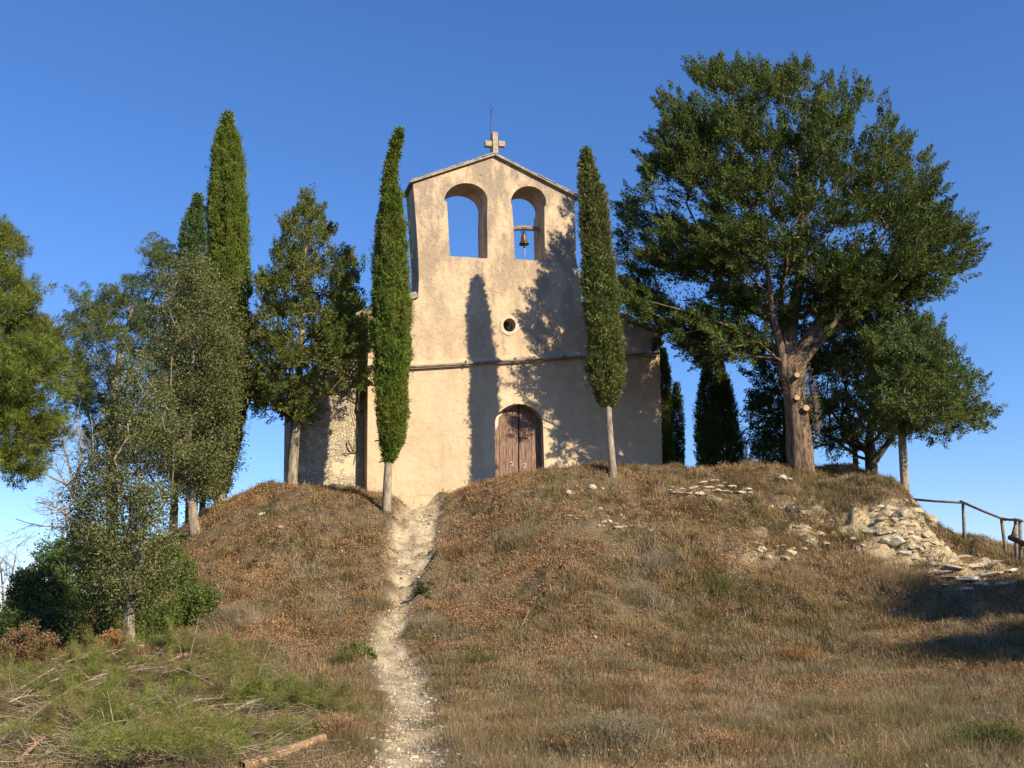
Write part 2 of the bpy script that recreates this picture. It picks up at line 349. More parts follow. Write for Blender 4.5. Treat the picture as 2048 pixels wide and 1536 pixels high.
# ------------------------------------------------------------------ terrain
CP = [(820,1536,9.7),(820,1450,13),(820,1380,16.3),(800,1300,19),(800,1200,22),(815,1100,25.3),(850,1013,29),(850,1004,30.6),
(1100,1536,9.6),(1100,1450,13),(1100,1390,16.5),(1100,1300,19),(1100,1200,21.5),(1100,1100,24),(1100,1020,26),(1100,962,28),(1100,948,29.5),
(960,1536,9.6),(960,1390,16.4),(960,1200,21.9),(940,990,28.6),(1000,962,29.0),(930,1060,26.5),
(1250,1536,9.5),(1250,1390,16.3),(1250,1200,21.7),(1250,1050,25.2),(1250,1000,27.2),(1220,951,28.1),(1250,945,29.6),(1180,950,28.3),
(1400,1536,9.4),(1400,1450,12.7),(1400,1395,16),(1400,1300,19.5),(1400,1200,22),(1400,1100,24),(1400,1020,26),(1400,970,28),(1400,942,30),
(1550,1536,9.4),(1550,1200,22.2),(1550,1050,25.6),(1560,980,27.6),(1590,942,29.2),
(1700,1536,9.3),(1700,1440,12.7),(1700,1380,16),(1700,1290,20),(1700,1200,22.5),(1700,1120,24.5),(1700,1050,25.8),(1700,1000,27),(1700,968,29),
(1780,970,28.8),(1840,1536,9.2),(1840,1400,14.5),(1840,1300,19),(1840,1200,22.5),(1840,1140,24.6),(1838,1080,25.4),(1828,1010,26.2),(1822,980,27.6),
(1885,1100,26.0),(1870,1075,27.2),(1850,1040,28.2),(1900,1400,14.5),(1900,1250,20.5),(1900,1160,24),(1920,1100,26.5),(1925,1084,28),(1990,1350,16),(1990,1180,23),(1990,1120,26),(1985,1090,28.6),
(2048,1500,9.5),(2048,1350,15),(2048,1200,21),(2048,1130,25),(2040,1102,27.4),(2400,1190,27),(2400,1300,16),(2400,1500,9.5),(2700,1400,12),
(1930,1130,34),(2000,1140,34),(2400,1230,34),
(1100,952,33),(1450,946,34),(1250,950,33.5),(1450,1000,44),(1590,948,32),(1740,967,32.5),(1790,985,30.4),(1868,1100,30),(1880,1115,32),(1925,1108,30),(1850,1100,34),(1990,1118,31),(1100,1010,44),(1800,1060,40),
(730,990,28.6),(730,1050,26.5),(730,1130,24),(730,1220,21),(730,1310,18.5),(730,1400,15.5),(730,1536,9.7),(735,988,31),
(600,975,29),(600,1030,27),(600,1100,25),(600,1200,22),(600,1300,18.5),(600,1400,14.8),(600,1536,9.7),(650,976,31.5),(600,985,33),
(480,998,29),(480,1060,26.5),(480,1150,23.5),(480,1250,20),(480,1350,16.5),(480,1536,9.8),(430,1016,30),
(370,1080,28),(370,1130,25.5),(370,1200,22),(370,1300,18),(370,1536,9.9),(260,1140,28),(260,1315,17.5),(260,1220,22),(260,1400,14.5),
(100,1240,26),(100,1310,18.5),(100,1400,14.5),(100,1536,10),(0,1270,26),(0,1325,18),(0,1400,14.5),(0,1536,10.2),(-300,1330,20),(-300,1450,14),
(480,1050,34),(370,1120,34),(260,1190,34),(100,1270,34),(0,1330,40),(600,1050,44)]
cp = np.array(CP, float); W = P(cp[:, 0], cp[:, 1], cp[:, 2])
extra = np.array([(x, y, 0.0) for x in (-14, -5, 5, 14) for y in (-12, -4, 4)] + [(-20, 10, -.2), (20, 10, 0.3)], float)
W = np.vstack([W, extra])
def tps_fit(X, z, lam=0.0012):
    n = len(X); d = np.linalg.norm(X[:, None] - X[None], axis=-1)
    K = np.where(d > 0, d**2 * np.log(np.maximum(d, 1e-9)), 0) + lam * n * np.eye(n)
    Pm = np.hstack([np.ones((n, 1)), X]); A = np.block([[K, Pm], [Pm.T, np.zeros((3, 3))]])
    return np.linalg.solve(A, np.concatenate([z, np.zeros(3)]))
TW = tps_fit(W[:, :2], W[:, 2])
def tps(x, y):
    x = np.asarray(x, float); y = np.asarray(y, float); o = TW[-3] + TW[-2] * x + TW[-1] * y
    for k in range(len(W)):
        r2 = (x - W[k, 0])**2 + (y - W[k, 1])**2
        o = o + TW[k] * 0.5 * r2 * np.log(np.maximum(r2, 1e-12))
    return o
gx = np.concatenate([-17 - np.geomspace(1, 3000, 46)[::-1] * 0.45, np.arange(-16.9, 17, 0.085), 17.1 + np.geomspace(1, 3000, 46) * 0.45])
gy = np.concatenate([7.9 - np.geomspace(1, 3000, 46)[::-1] * 0.45, np.arange(8.0, 33, 0.085), np.arange(33.1, 50, 0.5), 50 + np.geomspace(1, 3000, 40) * 0.6])
GX, GY = np.meshgrid(gx, gy)
cxx = np.clip(GX, -19, 19); cyy = np.clip(GY, -14, 46)
GZ = tps(cxx, cyy)
far = np.hypot(np.maximum(np.abs(GX) - 17, 0), np.maximum(np.maximum(GY - 40, -12 - GY), 0))
GZ = GZ * (1 - sstep(0, 30, far)) + (-9) * sstep(0, 30, far) - 0.02 * np.clip(far - 30, 0, 400) 
def hgt(x, y, Z=None):
    Z = GZ if Z is None else Z
    i = np.clip(np.interp(x, gx, np.arange(len(gx))), 0, len(gx) - 1.001); j = np.clip(np.interp(y, gy, np.arange(len(gy))), 0, len(gy) - 1.001)
    i0 = i.astype(int) if hasattr(i, 'astype') else int(i); j0 = j.astype(int) if hasattr(j, 'astype') else int(j); a = i - i0; b = j - j0
    return Z[j0, i0] * (1 - a) * (1 - b) + Z[j0, i0 + 1] * a * (1 - b) + Z[j0 + 1, i0] * (1 - a) * b + Z[j0 + 1, i0 + 1] * a * b
def G(px, py, t0=8.0, t1=45.0):
    """first meeting of the line of sight with the ground"""
    d = ray(px, py); d = d / d[1]; ys = np.arange(t0, t1, 0.05); p = CAM + d * ys[:, None]
    h = hgt(p[:, 0], p[:, 1]); k = np.argmax(p[:, 2] <= h)
    if p[k, 2] > h[k]: k = len(ys) - 1
    return np.array([p[k, 0], p[k, 1], h[k]])
# the footpath, as a line on the ground
PT = [(850,1004,78),(835,1040,84),(825,1075,88),(820,1120,80),(812,1160,44),(800,1200,32),(792,1245,44),(772,1290,60),(800,1340,88),(818,1400,84),(828,1460,92),(822,1536,104)]
pw = []
for px, py, w in PT:
    g = G(px, py); pw.append((g[0], g[1], w / FPX * g[1] * 0.5))
pw[0] = (*P(850, 1004, 30.6)[:2], 0.62)
g0 = pw[-1]; pw.append((g0[0] * 0.5, 5.0, 0.35)); pw.append((0.0, 0.0, 0.4)); pw = np.array(pw)
def path_mask(x, y, edge=0.16):
    best = np.full(np.shape(x), 9.0)
    wob = (fbm(x * 2.2, y * 2.2, 0, 3, 5) - 0.5) * 0.55
    for a, b in zip(pw[:-1], pw[1:]):
        ab = b[:2] - a[:2]; L2 = (ab**2).sum(); t = np.clip(((x - a[0]) * ab[0] + (y - a[1]) * ab[1]) / L2, 0, 1)
        d = np.hypot(x - a[0] - ab[0] * t, y - a[1] - ab[1] * t) - (a[2] + (b[2] - a[2]) * t)
        best = np.minimum(best, d)
    return 1 - sstep(-edge, edge, best + wob * 0.5)
cliff_pts = [(1620,1030,.9,.75),(1590,1060,.7,.6),(1680,1050,.6,.6),(1760,1040,.9,.9),(1820,1040,.9,1),(1850,1080,.9,1),(1870,1110,.9,1),(1800,1100,.9,.9),(1740,1090,.6,.6),(1900,1130,.9,1),(1940,1130,.9,.9),(1960,1150,.8,.9),(1430,990,.7,.6),(1360,990,.4,.5),(1530,1060,.6,.4),(1500,1110,.6,.35),(1560,1110,.5,.4)]
cw = [(*G(a, b)[:2], r, s) for a, b, r, s in cliff_pts]
def rock_mask(x, y):
    o = np.zeros(np.shape(x)); wob = fbm(x * 1.7, y * 1.7, 0, 4, 31) - 0.5
    for a, b, r, s in cw:
        o = np.maximum(o, s * (1 - sstep(0.35, 1.15, np.hypot(x - a, y - b) / r + wob * 1.1)))
    return o
near = (np.abs(GX) < 17.2) & (GY > 7.5) & (GY < 33.2)
GP = np.zeros_like(GZ); GR = np.zeros_like(GZ)
GP[near | (GY < 8)] = path_mask(GX[near | (GY < 8)], GY[near | (GY < 8)])
GR[near] = rock_mask(GX[near], GY[near]) * (1 - GP[near])
hill = sstep(19, 23, GY)
GC = GP * (1 - (1 - sstep(15.5, 19.5, GY)) * (.0 + .22 * sstep(.47, .58, fbm(GX * 1.9, GY * 1.9, 0, 4, 55)))) * (1 - .45 * sstep(.5, .66, fbm(GX * 3.3, GY * 3.3, 0, 3, 56)))
GR = np.clip(GR * 1.15, 0, 1) * (1 - .35 * sstep(.5, .62, fbm(GX * 2.1, GY * 2.1, 0, 4, 58)))
base = GZ.copy()
rough = 0.38 * (fbm(GX * .8, GY * .8, 0, 3, 3) - 0.5) + 0.30 * (fbm(GX * 3.1, GY * 3.1, 0, 4, 9) - 0.5)
GZ = GZ + np.where(near, rough * (0.55 + 0.6 * hill), 0)
GZ = GZ - GP * (0.06 + 0.16 * hill) + (1 - GP) * path_mask(GX, GY, 0.9) * 0.05
# stepped limestone beds where the rock shows
beds = base + 0.35 * (fbm(GX * 1.2, GY * 1.2, 0, 3, 41) - 0.5); st = beds * 4.2
stp = (np.floor(st) + sstep(0.3, 0.6, st - np.floor(st))) / 4.2
GZ = GZ + GR * ((stp - beds) * 1.3 + 0.34 * (fbm(GX * 2.4, GY * 2.4, 0, 3, 78) - .5) + 0.22 * (fbm(GX * 5, GY * 5, 0, 3, 77) - 0.5) + 0.05)
GZ = np.where(near, GZ + GP * 0.05 * (fbm(GX * 8, GY * 8, 0, 3, 8) - .5), GZ)
ny, nx = GX.shape
ii = (np.arange(ny - 1)[:, None] * nx + np.arange(nx - 1)[None]).ravel()
Q = np.stack([ii, ii + 1, ii + nx + 1, ii + nx], -1)
gpf = GP.ravel(); isp = gpf[Q].mean(1) > 0.5
VV = np.stack([GX, GY, GZ], -1).reshape(-1, 3)
def sub(name, sel):
    q = Q[sel]; u, inv = np.unique(q, return_inverse=True)
    return part(name, VV[u], inv.reshape(-1, 4), M['earth'], None, True, {'path': GC.ravel()[u], 'rock': GR.ravel()[u]})
tag(sub('ground', ~isp), kind='structure'); tag(sub('path', isp), kind='structure')

# ------------------------------------------------------------------ chapel
FB = F(1030, 960)
chapel = thing('chapel', (FB[0], FB[1], 4.4), 'small ochre rendered chapel with twin arched bell gable and brown plank door', 'chapel')
def Fp(lst, off=0.0): return [F(a, b, off) for a, b in lst]
def arc(cx, cy, rx, ry, a0, a1, n=16):
    return [(cx + rx * math.cos(R(a)), cy - ry * math.sin(R(a))) for a in np.linspace(a0, a1, n)]
win_l = [(900,512)] + [(898,480),(896,440),(894,403),(889,401)] + arc(932, 401, 43, 35, 172, 6, 18) + [(975,405),(974,440),(975,480),(975,517)]
win_r = [(1030,518),(1028,480),(1026,440),(1024,412),(1021,404)] + arc(1057, 405, 35.5, 33, 172, 6, 18) + [(1092,411),(1089,413),(1089,450),(1090,490),(1091,522)]
door_h = [(990,1040),(990,960),(988,858)] + arc(1037.5, 852, 49.5, 45, 170, 8, 20) + [(1087,862),(1090,950),(1090,1040)]
round_h = arc(1019, 650, 12.5, 13.5, 0, 345, 22)
outer = [(733,1120),(735,800),(737,630),(780,614),(823,599),(836,596),(838,560),(837,520),(832,440),(826,367),(880,349),(935,331),(988,312),(1045,342),(1100,370),(1149,395),(1151,460),(1153,525),(1160,545),(1164,612),(1240,637),(1318,665),(1322,800),(1328,1120)]
TH = 1.15
fz = MB(); fz.slab(Fp(outer), [Fp(win_l), Fp(win_r), Fp(door_h), Fp(round_h)], FN * TH)
fz.build('facade_wall', M['plaster'], chapel, fix=True)
# the lower storey stands a little proud under a sloped weathering ledge
lower = [(733,1120),(736,738),(870,729.5),(1020,720),(1170,712),(1319,704.5),(1322,800),(1328,1120)]
lo = MB(); PR = 0.05
lo.slab([p for p in Fp(lower, -PR)], [Fp([(990,1050),(990,960),(988,858)] + arc(1037.5, 852, 49.5, 45, 170, 8, 20) + [(1087,862),(1090,950),(1090,1050)], -PR)], FN * (PR - 0.003))
lo.build('lower_render', M['plaster'], chapel, fix=True)
led = MB()
n = 24; xs = np.linspace(735, 1319, n); ys = np.interp(xs, [735, 870, 1020, 1170, 1319], [736, 728.5, 719, 711, 704])
jit = 0.6 * np.array([math.sin(i * 2.7) for i in range(n)])
A = np.array([F(x, y - 9 + j, 0.0) for x, y, j in zip(xs, ys, jit)]); B = np.array([F(x, y - 1, -0.13) for x, y in zip(xs, ys)]); Cc = np.array([F(x, y + 2.0, -0.13) for x, y in zip(xs, ys)]); D = np.array([F(x, y + 3, 0.0) for x, y in zip(xs, ys)])
V = np.concatenate([A, B, Cc, D]); q = []
for r in range(3):
    for i in range(n - 1): q.append([r * n + i, (r + 1) * n + i, (r + 1) * n + i + 1, r * n + i + 1])
led.add(V, q); led.build('ledge', M['plaster'], chapel)
g = MB(); g.tube(np.array([F(x, y + 2.5, -0.19) for x, y in zip(xs[3:], ys[3:])]), 0.04, 10); gp = g.build('gutter_pipe', M['pipe'], chapel, True)
for x in (932, 1031, 1128, 1290):
    y = np.interp(x, xs, ys); k = MB(); k.box(F(x, y + 1, -0.19), [FU, FN, (0, 0, 1)], (0.018, 0.07, 0.075)); k.build('bracket', M['pipe'], gp)
g = MB(); g.tube([F(748,735.5,-.19),F(738,736,-.16),(F(729,738,-.05)),F(724,744,.15),F(722,755,.35),F(720,780,.4),F(718,806,.42)], 0.062, 10); g.build('down_pipe', M['pipe'], chapel, True)
g = MB(); g.tube([F(716,806,.42),F(714,818,.4),F(720,824,.36),F(727,820,.3)], 0.03, 8); g.build('pipe_hook', M['pipe_dark'], chapel, True)
# door surround: a thin raised band
so = [(968,1050),(968,950),(967,862)] + arc(1041, 850, 74, 71, 172, 6, 24) + [(1115,862),(1116,950),(1116,1050)]
si = [(990.8,1060),(990.8,960),(988.8,858)] + arc(1037.5, 852, 48.7, 44.2, 170, 8, 20) + [(1086.4,862),(1089.4,950),(1089.4,1060)]
b = MB(); ring = Fp(so + si[::-1], -PR - 0.010); b.slab(ring, [], FN * 0.008); b.build('door_surround', M['surround'], chapel, fix=True)
# door: two leaves of planks set back in the arch
door = part('door', np.array(Fp([(980,795),(1098,795),(1098,1040),(980,1040)], 0.40)), np.array([[0, 3, 2, 1]]), M['dark_void'], chapel)
def arch_top(x):
    c = (x - 1037.5) / 53.0
    return 850 - 46 * math.sqrt(max(0.0, 1 - c * c)) - 2
edges = [984, 999, 1012, 1025, 1036.6, 1038.6, 1050, 1063, 1076, 1093]
leaves = {}
rngd = np.random.default_rng(5)
for side, idx in ((0, range(0, 4)), (1, range(5, 9))):
    lf = None
    for i in idx:
        x0, x1 = edges[i] + .35, edges[i + 1] - .35; n = 6
        xx = np.linspace(x0, x1, n); top = [(x, arch_top(x)) for x in xx]
        k = MB(); off = 0.28 + rngd.uniform(-.008, .008)
        k.slab(Fp([(x0, 1040)] + top + [(x1, 1040)], off), [], FN * 0.05)
        if lf is None: lf = k.build('door_leaf', M['wood_door'], chapel, fix=True); leaves[side] = lf
        else: k.build('plank', M['wood_door'], lf, fix=True)
k = MB(); k.slab(Fp([(989,832),(992,822),(1000,813),(1012,806),(1030,803),(1034,806),(1033,812),(1026,813),(1018,818),(1008,820),(1004,828),(998,834),(996,850),(991,862)], 0.262), [], FN * 0.008)
k.build('flaked_limewash', M['door_lime'], leaves[0], fix=True)
for s, (x, y) in ((0, (1022,925)), (1, (1048,928))):
    c = F(x, y, 0.262); th = np.linspace(0, 2 * np.pi, 17)
    k = MB(); k.tube(np.array([c + FU * 0.05 * math.cos(a) + np.array([0, 0, 0.065 * math.sin(a) - 0.05]) for a in th]), 0.011, 6); k.box(c, [FU, FN, (0, 0, 1)], (.025, .012, .025))
    k.build('door_ring', M['ring_metal'], leaves[s], True)
# round window with a chipped pale stone surround
oo = [(1019 + r * math.cos(a), 650 - 1.06 * r * math.sin(a)) for a, r in zip(np.linspace(0, 2 * np.pi, 12, endpoint=False), [19,19.5,18,20,18.5,20,18.5,20.5,19,20,18,19.5])]
k = MB(); k.slab(Fp(oo, -0.025), [Fp(arc(1019, 650, 12.6, 13.6, 0, 345, 22), -0.025)], FN * 0.024); sr = k.build('round_window', M['palestone'], chapel, fix=True)
k = MB(); k.slab(Fp(arc(1017, 650, 18, 19, 0, 345, 20), 0.42), [], FN * 0.02); k.build('pane', M['dark_void'], sr, fix=True)
k = MB(); k.slab(Fp([(1014,655),(1019,646),(1024,651),(1022,660),(1016,661)], 0.36), [], FN * 0.03); k.build('board', M['grey_wood'], sr, fix=True)
# tiled coping of the bell gable
def coping(name, a, b, cnt, lift=0.0):
    a = F(*a); b = F(*b); d = b - a; L = np.linalg.norm(d); d = d / L; up = unit(np.cross(FN, d)); up = up if up[2] > 0 else -up
    k = MB(); k.box((a + b) / 2 + FN * TH / 2 + up * 0.025, [d, FN, up], (L / 2 + 0.05, TH / 2 + 0.13, 0.023))
    rg = np.random.default_rng(cnt)
    for i in range(cnt):
        c = a + d * L * (i + .5) / cnt + up * (0.052 + rg.uniform(0, .022) + 0.03 * (i / cnt))
        for m, w in ((-.36, .36), (.36, .36)):
            k.box(c + FN * (TH / 2 + m) + d * rg.uniform(-.01, .01), [unit(d + up * rg.uniform(-.08, .08)), FN, unit(np.cross(FN, d)) * 1.0], (L / cnt / 2 - .006, w - rg.uniform(0, .03), 0.017))
    return k.build(name, M['tile'], chapel, fix=True)
coping('coping', (822,367), (989,312.5), 13); coping('coping', (989,313), (1153,397), 14)
# nave body and roofs behind the facade
def X3(p, off): return F(*p) + FN * off
NL = 10.5
k = MB(); wl = F(737,632); wr = F(1317,668); bl = F(735,1000); br = F(1325,1000); bl[2] = br[2] = 3.2
ap = F(1006, 576)
for a, c in ((bl, wl), (br, wr)):
    s = 1 if a is bl else -1
    k.slab([a + FU * .06 * s + FN * (TH + .004), c + FU * .06 * s + FN * (TH + .004), c + FU * .06 * s + FN * NL, a + FU * .06 * s + FN * NL], [], FU * 0.5 * s + FN * 0.0)
bk = [bl + FU * .6, wl + FU * .6, ap, wr - FU * .6, br - FU * .6]
k.slab([p + FN * (NL - 0.5) for p in bk], [], FN * 0.48)
k.build('nave_wall', M['plaster'], chapel, fix=True)
def roofslab(a, b, n0, n1, ov0=0.0):
    d = unit(b - a); up = unit(np.cross(FN, d)); up = up if up[2] > 0 else -up
    a = a - d * ov0; L = np.linalg.norm(b - a); q = MB()
    q.box((a + b) / 2 + FN * (n0 + n1) / 2 + up * .05, [d, FN, up], (L / 2, (n1 - n0) / 2, .045))
    rg = np.random.default_rng(int(L * 10)); cn = max(3, int((n1 - n0) / .24))
    for i in range(cn):
        m = n0 + (i + .5) * (n1 - n0) / cn
        q.tube([a + FN * m + up * .11 - d * .04, b + FN * m + up * (.115 + rg.uniform(0, .015))], (n1 - n0) / cn * .42, 7)
    return q.build('roof', M['tile'], chapel, fix=True)
roofslab(F(737,630), F(836,595.5), -.12, TH, .35)
roofslab(F(1318,664), F(1166,611), -.12, TH, .22)
roofslab(F(737,632), ap, TH, NL + .2, .35); roofslab(F(1318,666), ap, TH, NL + .2, .35)
# eaves gutter and its bracket on the right corner
k = MB(); e0 = F(1324,684,-.02); k.tube([e0, e0 + FN * 3, e0 + FN * NL], .09, 10); k.build('eaves_gutter', M['pipe_dark'], chapel, True)
k = MB(); k.box(F(1314,680,-.05), [FU, FN, (0,0,1)], (.11,.1,.055)); k.box(F(1309,692,-.03), [FU, FN, (0,0,1)], (.07,.07,.12)); k.box(F(1306,702,-.05),[FU,FN,(0,0,1)],(.1,.06,.05)); k.build('eaves_corbel', M['pipe_dark'], chapel, fix=True)
# side annex wall of bare rubble, set back on the left
k = MB(); k.slab(Fp([(595,1080),(598,772),(640,735),(690,690),(736,650),(737,1080)], 0.5), [], FN * 5.0); k.build('annex_wall', M['rubble'], chapel, fix=True)
a_ = F(595, 774, .5); b_ = F(738, 647, .5); d_ = unit(b_ - a_); up_ = unit(np.cross(FN, d_)); up_ = up_ if up_[2] > 0 else -up_
k = MB(); k.box((a_ + b_) / 2 + FN * 2.4 + up_ * .05, [d_, FN, up_], (np.linalg.norm(b_ - a_) / 2 + .1, 2.6, .05)); k.build('annex_roof', M['tile'], chapel, fix=True)
k = MB()
k.tube([F(706,780,.44),F(704,820,.42),F(714,850,.4),F(716,890,.43),F(707,930,.47)], .008, 5); k.tube([F(715,822,.42),F(717,850,.40),F(711,880,.42),F(708,905,.45)], .008, 5)
k.build('hanging_cable', M['iron'], chapel, True)
k = MB(); k.tube([F(696,880,.42),F(700,890,.36),F(706,902,.40),F(716,905,.46)], .022, 6); k.tube([F(706,902,.40),F(696,908,.42),F(686,906,.46)], .014, 6); k.build('wall_root', M['bark_dark'], chapel, True)
# cross, lightning rod
k = MB(); c0 = F(989,288,.4); hw = .093
k.box(F(989.5,287,.4), [FU, FN, (0,0,1)], (hw, hw, .40)); 
k.box(F(976,288.5,.4) + FU*.0, [FU, FN, (0,0,1)], (.118, hw * .97, .098)); k.box(F(1002.5,288.8,.4), [FU, FN, (0,0,1)], (.118, hw * .97, .098))
cr = k.build('stone_cross', M['cross'], chapel, fix=True)
k = MB(); k.tube([F(981.5,318,.75),F(981.8,260,.75),F(982,222,.75)], .018, 6); k.tube([F(982,224,.75),F(982,208,.75)], .01, 6)
for dx in (-5, 5): k.tube([F(982,222,.75),F(982+dx*.7,219,.75),F(982+dx,213,.75)], .007, 5)
k.build('lightning_rod', M['iron'], chapel, True)
# bell beam in the right opening and the bell hanging from it
k = MB(); k.tube([F(1018,457.5,.60),F(1030,457,.60),F(1046,455.5,.60),F(1062,457,.60),F(1080,458.5,.60),F(1094,460,.60)], [.085,.09,.10,.09,.08,.08], 8); k.tube([F(1076,462,.55),F(1077,468,.5),F(1082,466,.5)], .018, 5)
k.build('bell_beam', M['grey_wood'], chapel, fix=False)
bc = F(1048, 489, .60)
bell = thing('church_bell', bc, 'small bronze bell hanging from wooden beam in the right arch of the gable', 'bell')
k = MB(); k.lathe(bc, [(0.0,.40),(.05,.40),(.075,.37),(.088,.30),(.10,.20),(.125,.10),(.165,.03),(.18,.0),(.165,.0),(.11,.09),(.085,.2),(.0,.33)], 24); k.build('bell_body', M['bronze'], bell, True)
k = MB(); k.tube([bc + [0,0,.38], bc + [0,0,.50]], .028, 8)
th = np.linspace(0, 2*np.pi, 15); bm_c = bc + np.array([0, 0, .53])
for s in (-.05, .05): k.tube(np.array([bm_c + FU * s + FN * .115 * math.cos(a) + np.array([0,0,.115 * math.sin(a)]) for a in th]), .012, 5)
k.build('bell_strap', M['iron'], bell, True)
k = MB(); k.tube([bc + [0,0,.25], bc + [0.01,0,-.06]], .012, 6); k.lathe(bc + np.array([0.01,0,-.10]), [(0,.05),(.03,.04),(.04,0),(.03,-.03),(0,-.04)], 10); k.build('clapper', M['iron'], bell, True)
k = MB(); rp = F(1049, 519, .60); k.tube([bc + [0.01,0,-.12], bc + [.03,0,-.3], rp], .010, 5); k.build('bell_rope', M['rope'], bell, True)

# ------------------------------------------------------------------ foliage tools
def rnd_unit(rg, n):
    return unit(rg.normal(size=(n, 3)))
def leaf_quads(Cn, A, L, Wd, rg, flat=0.0):
    """diamond shaped leaves or sprays"""
    n = len(Cn); A = unit(A); s = unit(np.cross(A, rnd_unit(rg, n)))
    nn = np.cross(A, s)
    L = (np.zeros(n) + L)[:, None]; Wd = (np.zeros(n) + Wd)[:, None]
    m = Cn + A * L * 0.45
    V = np.stack([Cn, m + s * Wd * .5 + nn * Wd * .12, Cn + A * L, m - s * Wd * .5 + nn * Wd * .12], 1)
    return V.reshape(-1, 3)
def quads_n(n, off=0): return np.arange(n * 4).reshape(-1, 4) + off
def plumes(Cn, D, L, Rd, per, el, ew, rg, fan=0.6, noise_=0.3, taper=0.8):
    """tufts of sprays set round an axis; returns leaf vertices"""
    n = len(Cn); D = unit(D); L = np.zeros(n) + L; Rd = np.zeros(n) + Rd
    i = np.repeat(np.arange(n), per); k = len(i)
    t = rg.random(k); r = rnd_unit(rg, k); d = D[i]
    r = unit(r - d * (r * d).sum(1, keepdims=True))
    rr = Rd[i] * (1 - taper * t) * np.sqrt(rg.random(k))
    pos = Cn[i] + d * (L[i] * t)[:, None] + r * rr[:, None]
    ax = d * (1.0 - .3 * fan) + r * fan + rg.normal(size=(k, 3)) * noise_
    return leaf_quads(pos, ax, el * rg.uniform(.6, 1.4, k), ew * rg.uniform(.7, 1.3, k), rg)
def inside(poly, x, y):
    c = np.zeros(np.shape(x), bool); n = len(poly); j = n - 1
    for i in range(n):
        xi, yi = poly[i]; xj, yj = poly[j]
        m = ((yi > y) != (yj > y)) & (x < (xj - xi) * (y - yi) / (yj - yi + 1e-12) + xi); c ^= m; j = i
    return c
def edge_dist(poly, x, y):
    d = np.full(np.shape(x), 1e9); n = len(poly)
    for i in range(n):
        ax, ay = poly[i - 1]; bx, by = poly[i]; L2 = (bx - ax)**2 + (by - ay)**2 + 1e-9
        t = np.clip(((x - ax) * (bx - ax) + (y - ay) * (by - ay)) / L2, 0, 1)
        d = np.minimum(d, np.hypot(x - ax - (bx - ax) * t, y - ay - (by - ay) * t))
    return d
def crown_points(poly, Y0, half, n, rg, shell=0.5, mind=0.0, rnd=1.0, weight=None):
    """points through the volume of a crown: its outline at its own distance, rounded off in depth"""
    poly = [tuple(map(float, p)) for p in poly]; a = np.array(poly); lo, hi = a.min(0), a.max(0)
    out = np.zeros((0, 3)); tries = 0
    dm = None
    while len(out) < n and tries < 60:
        tries += 1
        x = rg.uniform(lo[0], hi[0], n * 3); y = rg.uniform(lo[1], hi[1], n * 3)
        m = inside(poly, x, y); x, y = x[m], y[m]
        if weight is not None:
            m = rg.random(len(x)) < weight(x, y); x, y = x[m], y[m]
        d = edge_dist(poly, x, y); dm = d.max() if dm is None else max(dm, d.max())
        q = np.clip(d / (dm * .85), 0, 1); h = half * np.sqrt(np.clip(1 - (1 - q)**2, 0.02, 1))
        u = rg.uniform(-1, 1, len(x)); u = np.where(rg.random(len(x)) < shell, np.sign(u) * np.abs(u)**.35, u)
        p = P(x, y, Y0 + u * h)
        if mind > 0:
            for pt in p:
                if len(out) >= n: break
                if len(out) == 0 or ((out - pt)**2).sum(1).min() > mind * mind: out = np.vstack([out, pt])
        else: out = np.vstack([out, p])[:n]
    return out
def limbs(mb, trunk, ends, r_tip, rg, expo=2.3, k=5, sag=0.06, start=0, maxr=None, cost=0.35):
    """join crown points to a trunk by branches that thicken where they merge"""
    nodes = [np.array(p) for p in trunk]; par = list(range(-1, len(trunk) - 1)); dist = [0.0]
    for i in range(1, len(trunk)): dist.append(dist[-1] + np.linalg.norm(nodes[i] - nodes[i - 1]))
    nt = len(trunk); ends = np.asarray(ends); c0 = nodes[-1] if start is None else nodes[start]
    order = np.argsort(np.min([np.linalg.norm(ends - t, axis=1) for t in nodes[start:]], axis=0)); leafs = []
    for e in order:
        p = ends[e]; N = np.array(nodes); dd = np.linalg.norm(N - p, axis=1); cst = dd + cost * np.array(dist)
        cst[:start] = 1e9; below = p[2] < N[:, 2] - .15 * 1; cst = cst + np.where(below, 0.7 * (N[:, 2] - p[2]), 0)
        j = int(np.argmin(cst)); L = dd[j]; steps = max(1, int(L / 0.55)); prev = j
        for s in range(1, steps + 1):
            f = s / steps; q = nodes[j] * (1 - f) + p * f
            if s < steps: q = q + rg.normal(size=3) * 0.05 * L ** .5 - np.array([0, 0, sag * L * 4 * f * (1 - f)])
            nodes.append(q); par.append(prev); dist.append(dist[prev] + L / steps); prev = len(nodes) - 1
        leafs.append(prev)
    area = np.zeros(len(nodes))
    for l in leafs: area[l] += r_tip ** expo
    ch = [0] * len(nodes)
    for i in range(len(nodes) - 1, nt - 1, -1):
        if area[i] == 0: area[i] = r_tip ** expo
        area[par[i]] += area[i]
    r = area ** (1 / expo)
    if maxr: r = np.minimum(r, maxr)
    for i in range(nt, len(nodes)):
        a = nodes[par[i]]; b = nodes[i]; ra = min(r[par[i]], r[i] * 1.25) if par[i] >= nt else r[i] * 1.15
        mb.tube([a, b], [ra, r[i]], k if r[i] > .02 else 4, cap=False)
